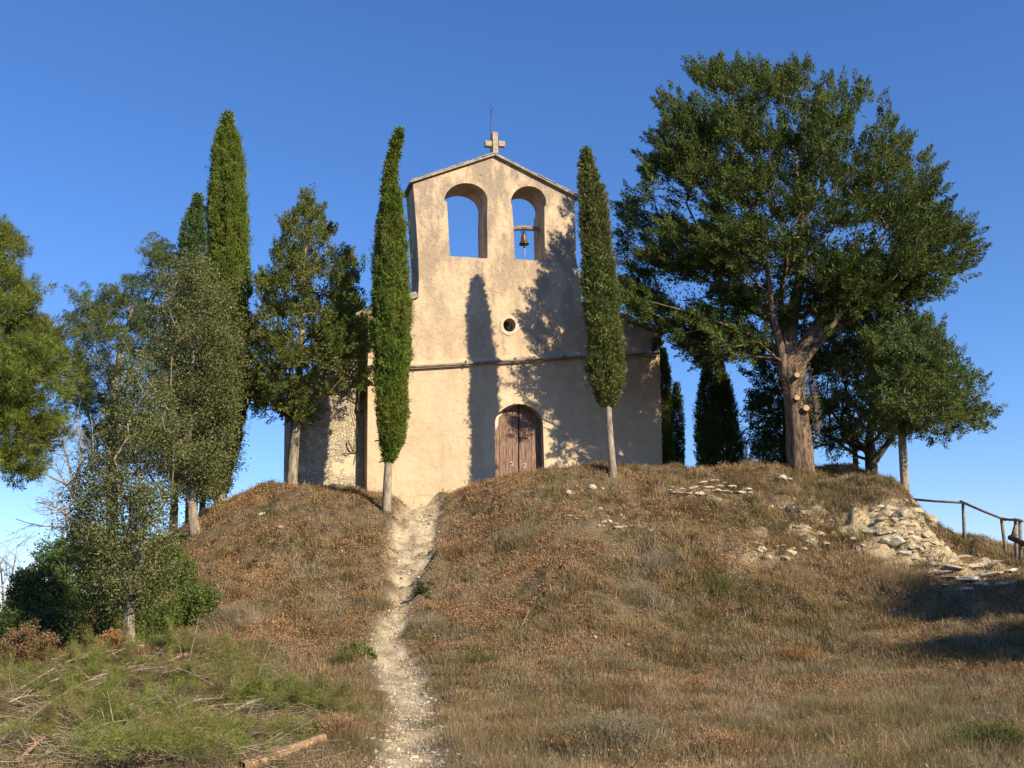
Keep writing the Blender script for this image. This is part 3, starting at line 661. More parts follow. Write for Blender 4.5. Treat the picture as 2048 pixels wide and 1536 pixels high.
def trunk_mesh(mb, pts, radii, rg, k=12, rough=0.08):
    pts = np.asarray(pts, float); n = max(8, int(np.linalg.norm(np.diff(pts, axis=0), axis=1).sum() / .22))
    t = np.concatenate([[0], np.cumsum(np.linalg.norm(np.diff(pts, axis=0), axis=1))]); tt = np.linspace(0, t[-1], n)
    q = np.stack([np.interp(tt, t, pts[:, i]) for i in range(3)], 1); rr = np.interp(tt, t, radii)
    for _ in range(2): q[1:-1] = (q[:-2] + 2 * q[1:-1] + q[2:]) / 4
    s = len(np.concatenate(mb.v)) if mb.v else 0
    mb.tube(q, rr, k)
    V = mb.v[-1]; c = np.repeat(q, k, 0); d = V[:n * k] - c
    th_ = np.tile(np.linspace(0, 2 * np.pi, k, endpoint=False), n); f = 1 + rough * 1.2 * (fbm(V[:n * k, 0] * 5, V[:n * k, 1] * 5, V[:n * k, 2] * 1.6, 3, 4) - .5) + rough * 1.1 * (vnoise(np.cos(th_) * 5 + 20, np.sin(th_) * 5 + 20, c[:, 2] * .5, 9) - .5)
    V[:n * k] = c + d * f[:, None]
    return q
def crown_obj(V, mat, parent, name='crown'):
    return part(name, V, quads_n(len(V) // 4), mat, parent)
def on_ground(px, py):
    g = G(px, py); g[2] = hgt(g[0], g[1]); return g

# ------------------------------------------------------------------ columnar cypresses
def cypress(name, label, outline, Y, trunk_px, mat, barkm, seed, tuft=0.17, dens=260, r_tr=.12, lump=0.42, el=.075, ew=.022, group=None, depth=0.9, loose=0.0):
    """outline: rows (py, left px, right px) from tip down"""
    rg = np.random.default_rng(seed); o = np.array(outline, float)
    L = P(o[:, 1], o[:, 0], Y); Rr = P(o[:, 2], o[:, 0], Y); c = (L + Rr) / 2; rad = np.linalg.norm(Rr - L, axis=1) / 2
    tb = [P(a, b, Y) for a, b, _ in trunk_px]; tr = [w / 2 / FPX * Y for _, _, w in trunk_px]
    base = np.array(tb[0]); gz = hgt(base[0], base[1]); base[2] = gz; tb[0] = base - np.array([0, 0, .15])
    th = thing(name, (base[0], base[1], gz), label, 'tree', group)
    k = MB(); trunk_mesh(k, tb + [c[-1] * .3 + c[-2] * .7, c[len(c) // 2]], tr + [tr[-1] * .7, .03], rg, 12)
    # bare twiggy stubs just below the crown
    for _ in range(10):
        a = tb[-1] * 1.0 + np.array([0, 0, rg.uniform(-.3, .4)]); d = np.array([rg.normal(), rg.normal(), 1.6]); k.tube([a, a + unit(d) * rg.uniform(.3, .8)], [.015, .004], 4, False)
    k.build('trunk', barkm, th, True)
    z = c[:, 2]; order = np.argsort(z); z = z[order]; cx_, cy_, rd = c[order, 0], c[order, 1], rad[order]
    H = z[-1] - z[0]; area = 2 * np.pi * np.trapz(rd, z); n = int(area * dens * 1.25)
    zz = rg.uniform(z[0], z[-1], n * 2); w = np.interp(zz, z, rd) / rd.max(); zz = zz[rg.random(n * 2) < w + .12][:n]; n = len(zz); rmx = rad.max()
    ph = rg.uniform(0, 2 * np.pi, n); R0 = np.interp(zz, z, rd)
    # vertical strands give the crown its ridges and dark gaps
    ln = fbm(np.cos(ph) * 2.6 + 9, np.sin(ph) * 2.6 + seed, zz * .75, 3, seed) - .5
    fr = 1 - lump + lump * 3.2 * (ln + .27)
    fr = fr * (.9 + .5 * (fbm(np.cos(ph) * 5 + 3, np.sin(ph) * 5 + 7, zz * 2.6, 2, seed + 5) - .4)); fr = np.clip(fr, .35, 1.35) * np.where(rg.random(n) < .25, rg.uniform(.55, 1, n), 1) 
    kp = rg.random(n) < .25 + sstep(-.12, .03, ln); zz, ph, R0, fr, ln = zz[kp], ph[kp], R0[kp], fr[kp], ln[kp]; n = len(zz); ts = np.clip(R0 / rmx * 1.25, .35, 1); ws = rg.random(n) < .045; fr = np.where(ws, np.clip(fr, .9, None) * rg.uniform(1.02, 1.22, n), fr); ts = ts * np.where(ws, 1.7, 1)
    pos = np.stack([np.interp(zz, z, cx_) + np.cos(ph) * R0 * fr * .86, np.interp(zz, z, cy_) + np.sin(ph) * R0 * fr * .86 * depth, zz], 1)
    D = np.stack([np.cos(ph) * (.32 + loose), np.sin(ph) * (.32 + loose), np.ones(n)], 1) + rg.normal(size=(n, 3)) * (.14 + loose * .5)
    # tufts lean outward, so pull the outermost in a little to keep the outline
    Vq = plumes(pos - np.array([0, 0, tuft * .4]), D, tuft * ts * rg.uniform(.6, 1.5, n) * np.where(rg.random(n) < .05, 1.8, 1), .055 * ts, 18, el, ew, rg, .35, .25)
    m = n // 3; zi = rg.uniform(z[0], z[-1], m); pi_ = rg.uniform(0, 2 * np.pi, m); Ri = np.interp(zi, z, rd) * np.sqrt(rg.random(m)) * .75
    pin = np.stack([np.interp(zi, z, cx_) + np.cos(pi_) * Ri, np.interp(zi, z, cy_) + np.sin(pi_) * Ri, zi], 1)
    Vi = plumes(pin, rg.normal(size=(m, 3)) * .5 + [0, 0, 1], .2, .09, 10, el * 1.6, ew * 1.8, rg)
    crown_obj(np.vstack([Vq, Vi]), mat, th)
    return th
cypress('cypress_tree', 'slender bright green cypress left of the chapel door, against the facade corner',
  [(268,798,801),(300,785,795),(330,775,793),(365,767,793),(400,764,802),(450,758,811),(500,753,815),(560,748,818),(620,747,820),(690,748,819),(750,750,816),(800,752,813),(850,756,809),(885,760,804),(905,766,792),(925,770,784)],
  27.5, [(773,1012,19),(775,960,17),(777,915,14),(779,880,12)], M['cypress'], M['bark_oak'], 11, dens=300)
cypress('cypress_tree', 'slender olive green cypress right of the chapel door with bent side tip',
  [(306,1172,1175),(325,1165,1182),(352,1160,1192),(390,1160,1205),(440,1163,1212),(500,1166,1217),(560,1168,1225),(620,1170,1233),(680,1174,1242),(730,1178,1245),(765,1186,1244),(790,1196,1238),(812,1206,1228)],
  28.1, [(1226,942,17),(1222,900,15),(1218,850,14),(1216,800,12)], M['cypress_grey'], M['bark_grey'], 12, dens=300, loose=.2, depth=.55, lump=.55)
cypress('cypress_tree', 'tallest bright green cypress, standing among the trees on the left',
  [(234,452,459),(255,440,468),(285,430,481),(330,423,488),(390,416,494),(450,412,498),(520,411,500),(600,411,502),(680,411,502),(760,412,500),(840,414,492),(900,420,474),(950,428,462),(985,436,456)],
  31.0, [(441,1026,26),(441,980,24),(446,930,20),(450,880,16)], M['cypress'], M['bark_oak'], 13, dens=230, lump=.24)
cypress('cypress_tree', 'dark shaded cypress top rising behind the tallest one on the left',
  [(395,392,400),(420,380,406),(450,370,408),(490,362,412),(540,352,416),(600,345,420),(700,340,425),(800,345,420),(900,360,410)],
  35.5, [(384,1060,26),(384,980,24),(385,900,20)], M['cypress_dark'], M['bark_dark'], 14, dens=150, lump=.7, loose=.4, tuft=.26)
cypress('cypress_tree', 'light green narrow cypress just beside the right corner of the chapel',
  [(700,1320,1326),(720,1313,1336),(760,1309,1342),(810,1310,1346),(870,1314,1348),(920,1320,1346),(950,1324,1344)],
  36.5, [(1333,975,10),(1333,940,10)], M['cypress'], M['bark_dark'], 15, dens=170)
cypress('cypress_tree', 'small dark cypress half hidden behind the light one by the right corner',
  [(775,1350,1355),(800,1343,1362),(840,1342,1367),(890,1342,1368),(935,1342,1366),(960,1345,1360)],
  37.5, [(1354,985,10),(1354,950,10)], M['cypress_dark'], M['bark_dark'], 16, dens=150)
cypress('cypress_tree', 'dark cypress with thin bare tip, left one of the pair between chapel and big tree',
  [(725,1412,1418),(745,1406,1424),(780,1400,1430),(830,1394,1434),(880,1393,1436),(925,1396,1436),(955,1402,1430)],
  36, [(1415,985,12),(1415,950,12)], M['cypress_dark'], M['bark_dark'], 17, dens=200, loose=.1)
cypress('cypress_tree', 'dark broad cypress, right one of the pair between chapel and big tree',
  [(722,1436,1441),(745,1430,1452),(780,1426,1462),(820,1424,1472),(860,1424,1482),(900,1426,1490),(935,1430,1490),(955,1436,1480)],
  36.6, [(1456,990,14),(1456,950,14)], M['cypress_grey'], M['bark_dark'], 18, dens=180, loose=.1)

# ------------------------------------------------------------------ spreading trees
def broad(name, label, polys, Y, trunk, radii, mat, barkm, seed, ncl, per_cl=9, half=2.5, spread=.45, pl=.38, pr=.12, per=26, el=.085, ew=.026,
          up=0.75, out=0.8, fan=.6, style='plume', r_tip=.010, lead=None, fork=1, mind=.3, cat='tree', maxr=None, group=None, shell=.5, gz_fix=True, wind=(0,0,0), cost=.35, cdy=0.0, kt=20, fill=True, twist=.25, fillq=16, wf=None):
    rg = np.random.default_rng(seed)
    pts = [P(a, b, Y + (c if len(t) > 2 else 0)) for t in trunk for a, b, c in [(t[0], t[1], t[2] if len(t) > 2 else 0)]]
    base = pts[0].copy()
    if gz_fix: base[2] = hgt(base[0], base[1]); pts[0] = base - np.array([0, 0, .2])
    th = thing(name, base, label, cat, group)
    cl = np.vstack([crown_points(p, Y + cdy, half * hf, int(ncl * fr), rg, shell, mind, weight=wf) for p, fr, hf in polys])
    k = MB(); q = trunk_mesh(k, pts, radii, rg, kt, .2)
    nf = max(0, int(len(q) * fork))
    limbs(k, q[:: max(1, len(q) // 14)], cl, r_tip, rg, start=max(1, int(len(q[:: max(1, len(q) // 14)]) * fork)), maxr=maxr, cost=cost)
    if lead: lead(k, rg)
    k.build('trunk', barkm, th, True)
    cen = cl.mean(0); n = len(cl) * per_cl; i = np.repeat(np.arange(len(cl)), per_cl)
    o = rg.normal(size=(n, 3)) * np.array([1, 1, .75]) * spread * .6
    pos = cl[i] + o
    D = unit(cl[i] - cen) * out + unit(o) * .5 + np.array([0, 0, up]) + rg.normal(size=(n, 3)) * .25 + np.array(wind)
    fi = rg.integers(0, len(cl), int(len(cl) * fillq)); fp = cl[fi] + (cen - cl[fi]) * rg.uniform(.05, .35, (len(fi), 1)) + rg.normal(size=(len(fi), 3)) * spread * .7
    Vf = leaf_quads(fp, rg.normal(size=(len(fi), 3)), .13, .05, rg) if style != 'leaf' and fill else np.zeros((0, 3))
    if style == 'leaf':
        m = n * per; ii = np.repeat(np.arange(n), per); pp = pos[ii] + rg.normal(size=(m, 3)) * pr
        V = leaf_quads(pp, rg.normal(size=(m, 3)) + D[ii] * .6, el * rg.uniform(.6, 1.3, m), ew * rg.uniform(.7, 1.3, m), rg)
    else:
        pls = pl * rg.uniform(.6, 1.4, n); V = plumes(pos, D, pls, pr, per, el, ew, rg, fan, twist, .85)
        if fill:   # the leafy heart of each spray
            j = np.repeat(np.arange(n), 18); t = rg.random(len(j)) * .75
            V = np.vstack([V, leaf_quads(pos[j] + unit(D)[j] * (pls[j] * t)[:, None] + rg.normal(size=(len(j), 3)) * pr * .28, unit(D)[j] + rg.normal(size=(len(j), 3)) * .7, pls[j] * .26, pr * .30, rg)])
    crown_obj(np.vstack([V, Vf]), mat, th)
    return th
# the big tree right of the chapel
main = [(1240,375),(1228,450),(1232,520),(1290,545),(1390,560),(1470,610),(1540,650),(1600,650),(1700,625),(1800,590),(1880,585),(1935,550),(1968,500),(1955,458),(1880,440),(1872,400),(1878,340),(1850,330),(1815,290),(1818,240),(1760,235),(1742,165),(1700,190),(1660,150),(1620,150),(1592,105),(1560,150),(1500,122),(1480,150),(1440,100),(1425,135),(1372,122),(1385,190),(1318,188),(1330,250),(1280,300),(1255,285),(1290,345)]
lowl = [(1242,565),(1238,590),(1290,640),(1370,680),(1430,725),(1530,715),(1550,670),(1480,640),(1380,610),(1300,580)]
lowr = [(1640,655),(1700,650),(1780,600),(1860,590),(1760,560),(1660,590)]
def big_lead(k, rg):
    Yb = 29.4
    def q(l, r):
        pts = [P(a, b, Yb + c) for a, b, c in l]; trunk_mesh(k, pts, r, rg, 9, .12)
    q([(1572,760,0),(1560,690,-.2),(1543,620,-.5),(1538,560,-.7),(1520,480,-.6),(1480,400,-.4)], [.20,.13,.09,.07,.04,.015])
    q([(1590,760,0),(1608,690,.1),(1650,630,.2),(1700,560,.4),(1760,500,.6)], [.26,.2,.14,.09,.04])
    q([(1575,730,0),(1580,660,.5),(1600,560,.9),(1600,420,1.2),(1590,300,1.2)], [.28,.22,.17,.11,.04])
    q([(1600,730,0),(1650,672,.2),(1740,622,.4),(1830,585,.6),(1890,545,.8)], [.14,.09,.06,.035,.012])
    q([(1560,700,0),(1480,660,-.2),(1380,625,-.5),(1290,600,-.7)], [.10,.06,.035,.012])
    q([(1558,720,.2),(1500,705,.3),(1430,690,.3),(1380,680,.2)], [.09,.06,.04,.02])
    q([(1545,640,-.3),(1480,560,-.3),(1390,490,-.2),(1300,430,0)], [.09,.06,.04,.012])
main = [(1590 + (x - 1590) * .965, 400 + (y - 400) * .96 + 3) for x, y in main]
big = broad('conifer_tree', 'biggest tree, thick scarred trunk and wide dark crown right of the chapel',
  [(main, .84, 1.0), (lowl, .10, .55), (lowr, .07, .6)], 29.4,
  [(1600,940),(1597,880),(1592,820),(1585,760),(1582,715)], [.40,.37,.33,.30,.30], M['big_tree'], M['bark_big'], 21, 620, 8, 2.9, .30, .54, .16, 125, .058, .023,
  up=.85, out=.9, fan=.38, twist=.18, fillq=20, wf=lambda x, y: .20 + sstep(.36, .47, fbm(x / 120., (y - .22 * x) / 52. + 40, 0, 2, 7)), r_tip=.009, lead=big_lead, fork=.85, mind=.27, maxr=.10, wind=(-.25, 0, 0), shell=.62, cdy=.7, kt=34)
rg0 = np.random.default_rng(3)
for i, (x, y, r) in enumerate([(1588,761,.085),(1588,806,.085),(1606,826,.10)]):
    c = P(x, y, 29.4); d = unit(np.array([-.05, -1, .15])); k = MB()
    k.tube([c + d * .20, c + d * .46], [r * 1.1, r], 12, False); s = k.build('branch_stub', M['bark_big'], big, True)
    k = MB(); k.tube([c + d * .455, c + d * .468], [r * .97, r * .95], 12); k.build('sawn_face', M['stub'], s)
k = MB(); cb = P(1612,830,29.4); 
for _ in range(420):
    a = rg0.uniform(0, 6.28); hh = rg0.normal() * .55; p0 = cb + np.array([math.cos(a) * .28, -abs(math.sin(a)) * .33, hh + .1]); d = unit(np.array([math.cos(a) + .2, -abs(math.sin(a)), rg0.normal() * .6 + .3]))
    k.tube([p0, p0 + d * rg0.uniform(.06, .20)], [.011, .005], 4, False)
for _ in range(420):
    a = rg0.uniform(0, 6.28); t = rg0.random(); p0 = P(1590 + rg0.normal() * 4, 690 + t * 100, 29.4) + np.array([math.cos(a) * .27, -abs(math.sin(a)) * .27, 0]); d = unit(np.array([math.cos(a), -abs(math.sin(a)), rg0.normal() * .6 + .3]))
    k.tube([p0, p0 + d * rg0.uniform(.05, .16)], [.010, .004], 4, False)
k.build('dead_twigs', M['bark_grey'], big)
# juniper left of the chapel
jun = [(615,395),(633,430),(664,458),(655,490),(680,520),(712,528),(706,560),(690,590),(718,622),(738,640),(746,690),(738,750),(715,790),(680,815),(640,822),(600,835),(560,828),(520,810),(492,790),(480,750),(498,712),(486,670),(502,640),(520,610),(500,568),(545,560),(562,540),(536,515),(566,490),(575,470),(560,450),(590,432)]
broad('juniper_tree', 'bushy pyramid shaped conifer standing before the rubble side wall', [(jun, 1, 1)], 29.6,
  [(583,972),(588,900),(592,840),(600,740),(606,600),(614,440)], [.17,.15,.14,.10,.07,.02], M['juniper'], M['bark_oak'], 22, 270, 6, 1.9, .24, .36, .14, 85, .055, .024, up=.7, out=.7, fork=.35, mind=.24, shell=.6, wind=(.12,0,0), wf=lambda x, y: .45 + sstep(.36, .46, fbm(x / 60., y / 40., 0, 2, 37)))
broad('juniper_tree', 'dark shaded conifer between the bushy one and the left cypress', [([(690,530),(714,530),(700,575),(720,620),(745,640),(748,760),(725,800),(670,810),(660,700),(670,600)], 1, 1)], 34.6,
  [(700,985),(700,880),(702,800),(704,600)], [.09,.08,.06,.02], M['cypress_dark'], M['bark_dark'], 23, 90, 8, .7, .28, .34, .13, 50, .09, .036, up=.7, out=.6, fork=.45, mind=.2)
# trees on the far right
ced_a = [(1640,640),(1720,640),(1800,612),(1840,650),(1850,720),(1840,800),(1820,860),(1790,885),(1740,880),(1700,895),(1640,880),(1600,860),(1600,740),(1620,680)]
def cedar_lead(k, rg):
    for l, r in (([(1740,915,0),(1715,880,0),(1680,850,.1),(1650,800,.1)], [.09,.07,.05,.03]), ([(1744,930,0),(1780,880,-.2),(1810,840,-.2),(1850,790,-.3)], [.12,.09,.06,.03]), ([(1738,900,0),(1745,800,.2),(1740,700,.4)], [.15,.10,.04]),
                 ([(1713,965,1.0),(1710,900,1.0),(1700,850,1),(1690,760,1)], [.10,.09,.06,.03]), ([(1712,905,1),(1670,895,1),(1620,880,1)], [.03,.025,.01])):
        trunk_mesh(k, [P(a, b, 33 + c) for a, b, c in l], r, rg, 8, .1)
broad('cedar_tree', 'blue green spreading tree with several stems behind the big trunk', [(ced_a, 1, 1)], 33.0,
  [(1742,965),(1742,930),(1740,890)], [.20,.19,.16], M['cedar'], M['bark_dark'], 24, 185, 6, 2.2, .26, .46, .16, 90, .060, .024, up=.35, out=.7, lead=cedar_lead, fork=.7, mind=.22, wf=lambda x, y: .2 + sstep(.38, .5, fbm(x / 75., (y + .2 * x) / 42. + 11, 0, 2, 17)), maxr=.08, wind=(-.15,0,0))
ced_b = [(1760,640),(1805,618),(1850,650),(1892,690),(1900,735),(1935,735),(1965,785),(1960,860),(1925,885),(1900,865),(1850,880),(1800,850),(1770,860),(1750,800),(1745,700)]
broad('pine_tree', 'rightmost standing tree with slim pale trunk and wide grey green crown', [(ced_b, 1, 1)], 29.6,
  [(1807,972),(1805,900),(1803,840),(1806,760),(1810,690)], [.12,.11,.10,.07,.03], M['cedar'], M['bark_grey'], 25, 175, 6, 1.7, .26, .40, .15, 85, .058, .022, up=.45, out=.7, fork=.45, mind=.2, maxr=.05, wf=lambda x, y: .2 + sstep(.38, .5, fbm(x / 70., (y + .2 * x) / 40. + 31, 0, 2, 27)))
broad('conifer_tree', 'dark drooping conifer showing left of the biggest trunk', [([(1535,690),(1600,690),(1610,900),(1575,930),(1535,925),(1500,900),(1530,870),(1502,835),(1500,800),(1530,795),(1512,760),(1515,735)], 1, 1)], 35,
  [(1570,975),(1572,900),(1570,720)], [.12,.11,.03], M['cypress_dark'], M['bark_dark'], 26, 85, 7, 1.4, .34, .38, .14, 46, .095, .036, up=-.1, out=.9, fork=.2, mind=.25)

# ------------------------------------------------------------------ trees on the left
holm1 = [(325,560),(345,530),(400,512),(425,540),(450,580),(470,640),(482,700),(474,770),(462,840),(455,920),(420,960),(350,965),(290,950),(300,860),(330,800),(300,740),(310,640)]
broad('holm_oak', 'tall holm oak with pale leaves and slim leaning trunk before the tallest cypress', [(holm1, 1, 1)], 27.6,
  [(392,1085),(384,1010),(374,930),(380,800),(390,650)], [.15,.13,.11,.08,.03], M['holm'], M['bark_oak'], 31, 150, 8, 1.5, .34, 0, .12, 46, .072, .036, up=.6, out=.4, style='leaf', fork=.3, mind=.26, maxr=.05)
holm2 = [(262,730),(285,715),(300,760),(330,800),(350,860),(352,940),(335,1020),(345,1080),(320,1150),(285,1200),(230,1215),(180,1200),(150,1130),(140,1060),(150,960),(190,900),(225,860),(235,790)]
broad('holm_oak', 'nearest holm oak, forked pale trunk rising from the cut branches', [(holm2, 1, 1)], 18.2,
  [(262,1312),(258,1260),(255,1210),(268,1180),(285,1120),(292,1060),(270,900)], [.115,.10,.09,.075,.055,.035,.02], M['holm'], M['bark_oak'], 32, 165, 7, 1.1, .24, 0, .09, 40, .052, .026, up=.6, out=.4, style='leaf', fork=.42, mind=.24, maxr=.035,
  lead=lambda k, rg: trunk_mesh(k, [P(258,1215,18.2), P(250,1150,18.3), P(252,1080,18.4), P(240,1000,18.4)], [.06,.045,.035,.02], rg, 8))
broad('holm_oak', 'middle holm oak with dark brown trunk between the two paler ones', [([(350,800),(400,780),(455,800),(462,880),(455,960),(430,1000),(380,1000),(340,960),(330,880)], 1, 1)], 29.6,
  [(346,1090),(348,1020),(352,960),(370,860)], [.13,.12,.09,.04], M['holm'], M['bark_dark'], 33, 110, 8, 1.2, .36, 0, .13, 50, .075, .040, up=.6, out=.4, style='leaf', fork=.4, mind=.25, maxr=.05)
broad('holm_oak', 'dark stemmed young oak close behind the tallest cypress trunk', [([(380,880),(440,860),(450,930),(430,990),(390,990)], 1, 1)], 31.5,
  [(404,1075),(405,1010),(408,940)], [.11,.10,.05], M['holm_green'], M['bark_dark'], 34, 50, 7, .9, .34, 0, .13, 46, .075, .040, up=.6, out=.4, style='leaf', fork=.4, mind=.25, maxr=.05)
pine1 = [(285,500),(330,490),(352,520),(345,600),(330,700),(320,800),(300,880),(240,900),(190,880),(140,800),(110,720),(120,650),(165,630),(160,590),(195,570),(225,585),(262,560),(290,560),(300,530)]
broad('pine_tree', 'open crowned blue green pine behind the holm oaks on the left', [(pine1, 1, 1)], 32.5,
  [(225,1150),(225,1000),(222,850),(240,700),(270,600)], [.2,.18,.14,.08,.03], M['pine_blue'], M['bark_oak'], 35, 190, 8, 2.0, .30, .22, .15, 70, .11, .018, up=.5, out=.5, fork=.35, mind=.32, maxr=.07, fan=1.0, shell=.5, fill=False)
pine2 = [(-60,430),(0,445),(28,452),(36,490),(25,520),(30,555),(50,590),(62,640),(92,655),(112,700),(132,745),(128,800),(112,850),(100,880),(60,905),(60,950),(0,945),(-90,960),(-220,900),(-240,700),(-160,520)]
broad('pine_tree', 'sunny yellow green pine cut by the left edge of the picture', [(pine2, 1, 1)], 19.5,
  [(-75,1290),(-78,1100),(-80,900),(-70,700),(-50,520)], [.16,.15,.13,.08,.03], M['pine'], M['bark_big'], 36, 290, 11, 1.6, .22, .26, .12, 90, .10, .013, up=.6, out=.6, fork=.3, mind=.21, maxr=.04, fan=.8, shell=.55, fill=False)
def bare(name, label, Y, stems, twig_n, seed, mat=M['twig_grey'], cat='tree', sc=1.0):
    """leafless stems that fork three times"""
    rg = np.random.default_rng(seed); b = P(*stems[0][0], Y); bz = hgt(b[0], b[1]); th = thing(name, (b[0], b[1], bz), label, cat)
    k = MB()
    for st in stems:
        pts = [P(a, c, Y) for a, c in st]; q = trunk_mesh(k, pts, np.linspace(.035, .008, len(pts)) * sc, rg, 6, .05)
        for i in range(twig_n):
            j = rg.integers(len(q) // 4, len(q)); p = q[j]; d = unit(q[min(j + 1, len(q) - 1)] - q[max(j - 1, 0)] + rg.normal(size=3) * .8 * np.array([1, 1, .7])); L = rg.uniform(.25, .9) * sc
            pp = p + d * L + rg.normal(size=3) * .05; k.tube([p, (p + pp) / 2 + rg.normal(size=3) * .03, pp], [.009 * sc, .006 * sc, .003 * sc], 4, False)
            for _ in range(5):
                f = rg.uniform(.3, 1); p2 = p + (pp - p) * f; d2 = unit(d + rg.normal(size=3) * .7); k.tube([p2, p2 + d2 * L * .5], [.005 * sc, .002 * sc], 4, False)
    k.build('trunk', mat, th, True); return th
bare('bare_tree', 'leafless grey sapling at the far left edge, low against the sky', 27, [[(8,1235),(18,1180),(30,1120),(35,1092)], [(8,1235),(5,1160),(-6,1090)], [(10,1220),(28,1180),(45,1150)]], 16, 41)
bare('bare_tree', 'leafless twiggy branches reaching left over the dark bushes', 25, [[(180,1200),(165,1090),(130,1050),(80,1055),(32,1038)], [(165,1090),(150,1040),(110,1010),(75,1005)], [(160,1080),(130,1030),(128,1000)]], 13, 42)
bare('bare_tree', 'leafless pale tree seen through gaps between left pine and holm oaks', 23, [[(170,1200),(160,1020),(118,940),(60,905)], [(150,1000),(140,930),(120,870),(110,850)], [(150,980),(165,900),(155,850)], [(140,970),(90,950),(45,915)], [(165,1050),(190,940),(185,870)]], 16, 43)

# ------------------------------------------------------------------ bushes
def bush(label, poly, Y, half, n, seed, mat, el=.06, ew=.034, per=46, mind=.15, spread=.2, name='bush'):
    rg = np.random.default_rng(seed); cl = crown_points(poly, Y, half, n, rg, .6, mind)
    a = np.array(poly, float); bx = a[:, 0].mean(); b = P(bx, a[:, 1].max(), Y); b[2] = hgt(b[0], b[1])
    cl = cl[cl[:, 2] > hgt(cl[:, 0], cl[:, 1]) - .05]
    th = thing(name, b, label, 'bush'); k = MB()
    root = b + np.array([0, 0, -.1]); limbs(k, [root, root + np.array([0, 0, .3])], cl[:: 3], .007, rg, start=0, maxr=.04, cost=.6)
    k.build('stems', M['bark_dark'], th, True)
    m = len(cl) * per * 6; i = np.repeat(np.arange(len(cl)), per * 6); j = rg.normal(size=(len(cl) * 6, 3)) * spread * .6
    pp = cl[i] + np.repeat(j, per, 0) + rg.normal(size=(m, 3)) * spread * .28
    V = leaf_quads(pp, rg.normal(size=(m, 3)) + [0, 0, .5], el * rg.uniform(.6, 1.3, m), ew * rg.uniform(.7, 1.3, m), rg)
    part('leaves', V, quads_n(m), mat, th); return th
bush('round green bush at the far left, topmost against the sky', [(40,1160),(80,1145),(118,1160),(135,1200),(120,1270),(60,1275),(30,1230)], 22.5, .9, 90, 51, M['bush'])
bush('tall dark shrub under the pine, beside the leafless branches', [(78,1120),(120,1090),(165,1060),(215,1070),(240,1120),(235,1200),(180,1240),(120,1230),(85,1170)], 23.5, 1.1, 120, 52, M['cypress_dark'])
bush('broad evergreen bush filling the foot of the nearest holm oak', [(130,1215),(190,1190),(260,1175),(320,1190),(352,1235),(340,1290),(270,1305),(180,1300),(130,1270)], 18.9, .7, 75, 53, M['holm_green'], .045, .025, per=34)
bush('low green bush at left edge in front of the round one', [(-60,1235),(0,1215),(60,1225),(120,1240),(140,1290),(90,1315),(0,1320),(-60,1310)], 19.5, .7, 110, 54, M['bush'], .05, .03)
bush('olive green thicket climbing the slope behind the nearest holm oak', [(290,1150),(330,1100),(372,1110),(385,1150),(375,1200),(330,1230),(290,1220)], 22.5, .7, 50, 55, M['holm_green'], per=34)
bush('small evergreen scrub on the slope right of the nearest holm oak', [(345,1205),(385,1185),(420,1200),(430,1235),(390,1255),(350,1250)], 20.3, .4, 45, 56, M['holm_green'], .05, .03, mind=.12)
bush('rusty leaved dry bramble beside the nearest holm oak trunk', [(206,1278),(225,1270),(242,1280),(244,1298),(222,1304),(206,1296)], 17.6, .15, 14, 57, M['rust_leaf'], .045, .026, mind=.08, spread=.12)
bush('reddish brown dry bramble at the left edge of the cut branches', [(8,1290),(50,1262),(92,1275),(95,1300),(60,1330),(15,1335)], 17.0, .3, 26, 58, M['dry_bramble'], .045, .02, mind=.1, spread=.14)
bush('green shrub left of the path below its narrowest bend', [(680,1300),(720,1295),(745,1315),(735,1335),(690,1338)], 18.6, .25, 24, 59, M['holm_green'], .04, .02, mind=.09, spread=.1)
bush('small green shrub on the right lip of the path', [(832,1188),(848,1176),(856,1192),(850,1208),(834,1210)], 22.2, .12, 9, 60, M['bush'], .045, .026, mind=.09, spread=.1)

# trees standing just right of the picture that shade the corner of the slope
def shade_tree(x, y, h, r, seed, label, nc=110):
    rg = np.random.default_rng(seed); g = hgt(x, y); th = thing('holm_oak', (x, y, g), label, 'tree')
    k = MB(); q = trunk_mesh(k, [(x, y, g - .2), (x + .05, y, g + h * .35), (x, y, g + h * .75)], [.12, .09, .04], rg, 10)
    u = rnd_unit(rg, nc) * (rg.random((nc, 1)) ** .4); cl = np.array([x, y, g + h * .58]) + u * np.array([r, r, h * .42])
    cl[:, 2] = np.maximum(cl[:, 2], g + .15); limbs(k, q[::2], cl, .01, rg, start=1, maxr=.05); k.build('trunk', M['bark_oak'], th, True)
    i = np.repeat(np.arange(nc), 330); pp = cl[i] + rg.normal(size=(len(i), 3)) * .22
    crown_obj(leaf_quads(pp, rg.normal(size=(len(i), 3)), .08, .045, rg), M['holm_green'], th)
shade_tree(14.2, 18.4, 4.2, 2.5, 61, 'leafy holm oak on the bank right of the fence, shading the rocky track', 300)
shade_tree(12.4, 14.3, 3.5, 1.8, 62, 'low leafy oak by the right edge, shading the foot of the slope', 240)
shade_tree(16.0, 15.6, 4.6, 2.2, 63, 'taller leafy oak to the right, behind the low one', 220)
shade_tree(8.6, 10.2, 1.5, .6, 64, 'small oak sapling right of the foreground grass', 60)

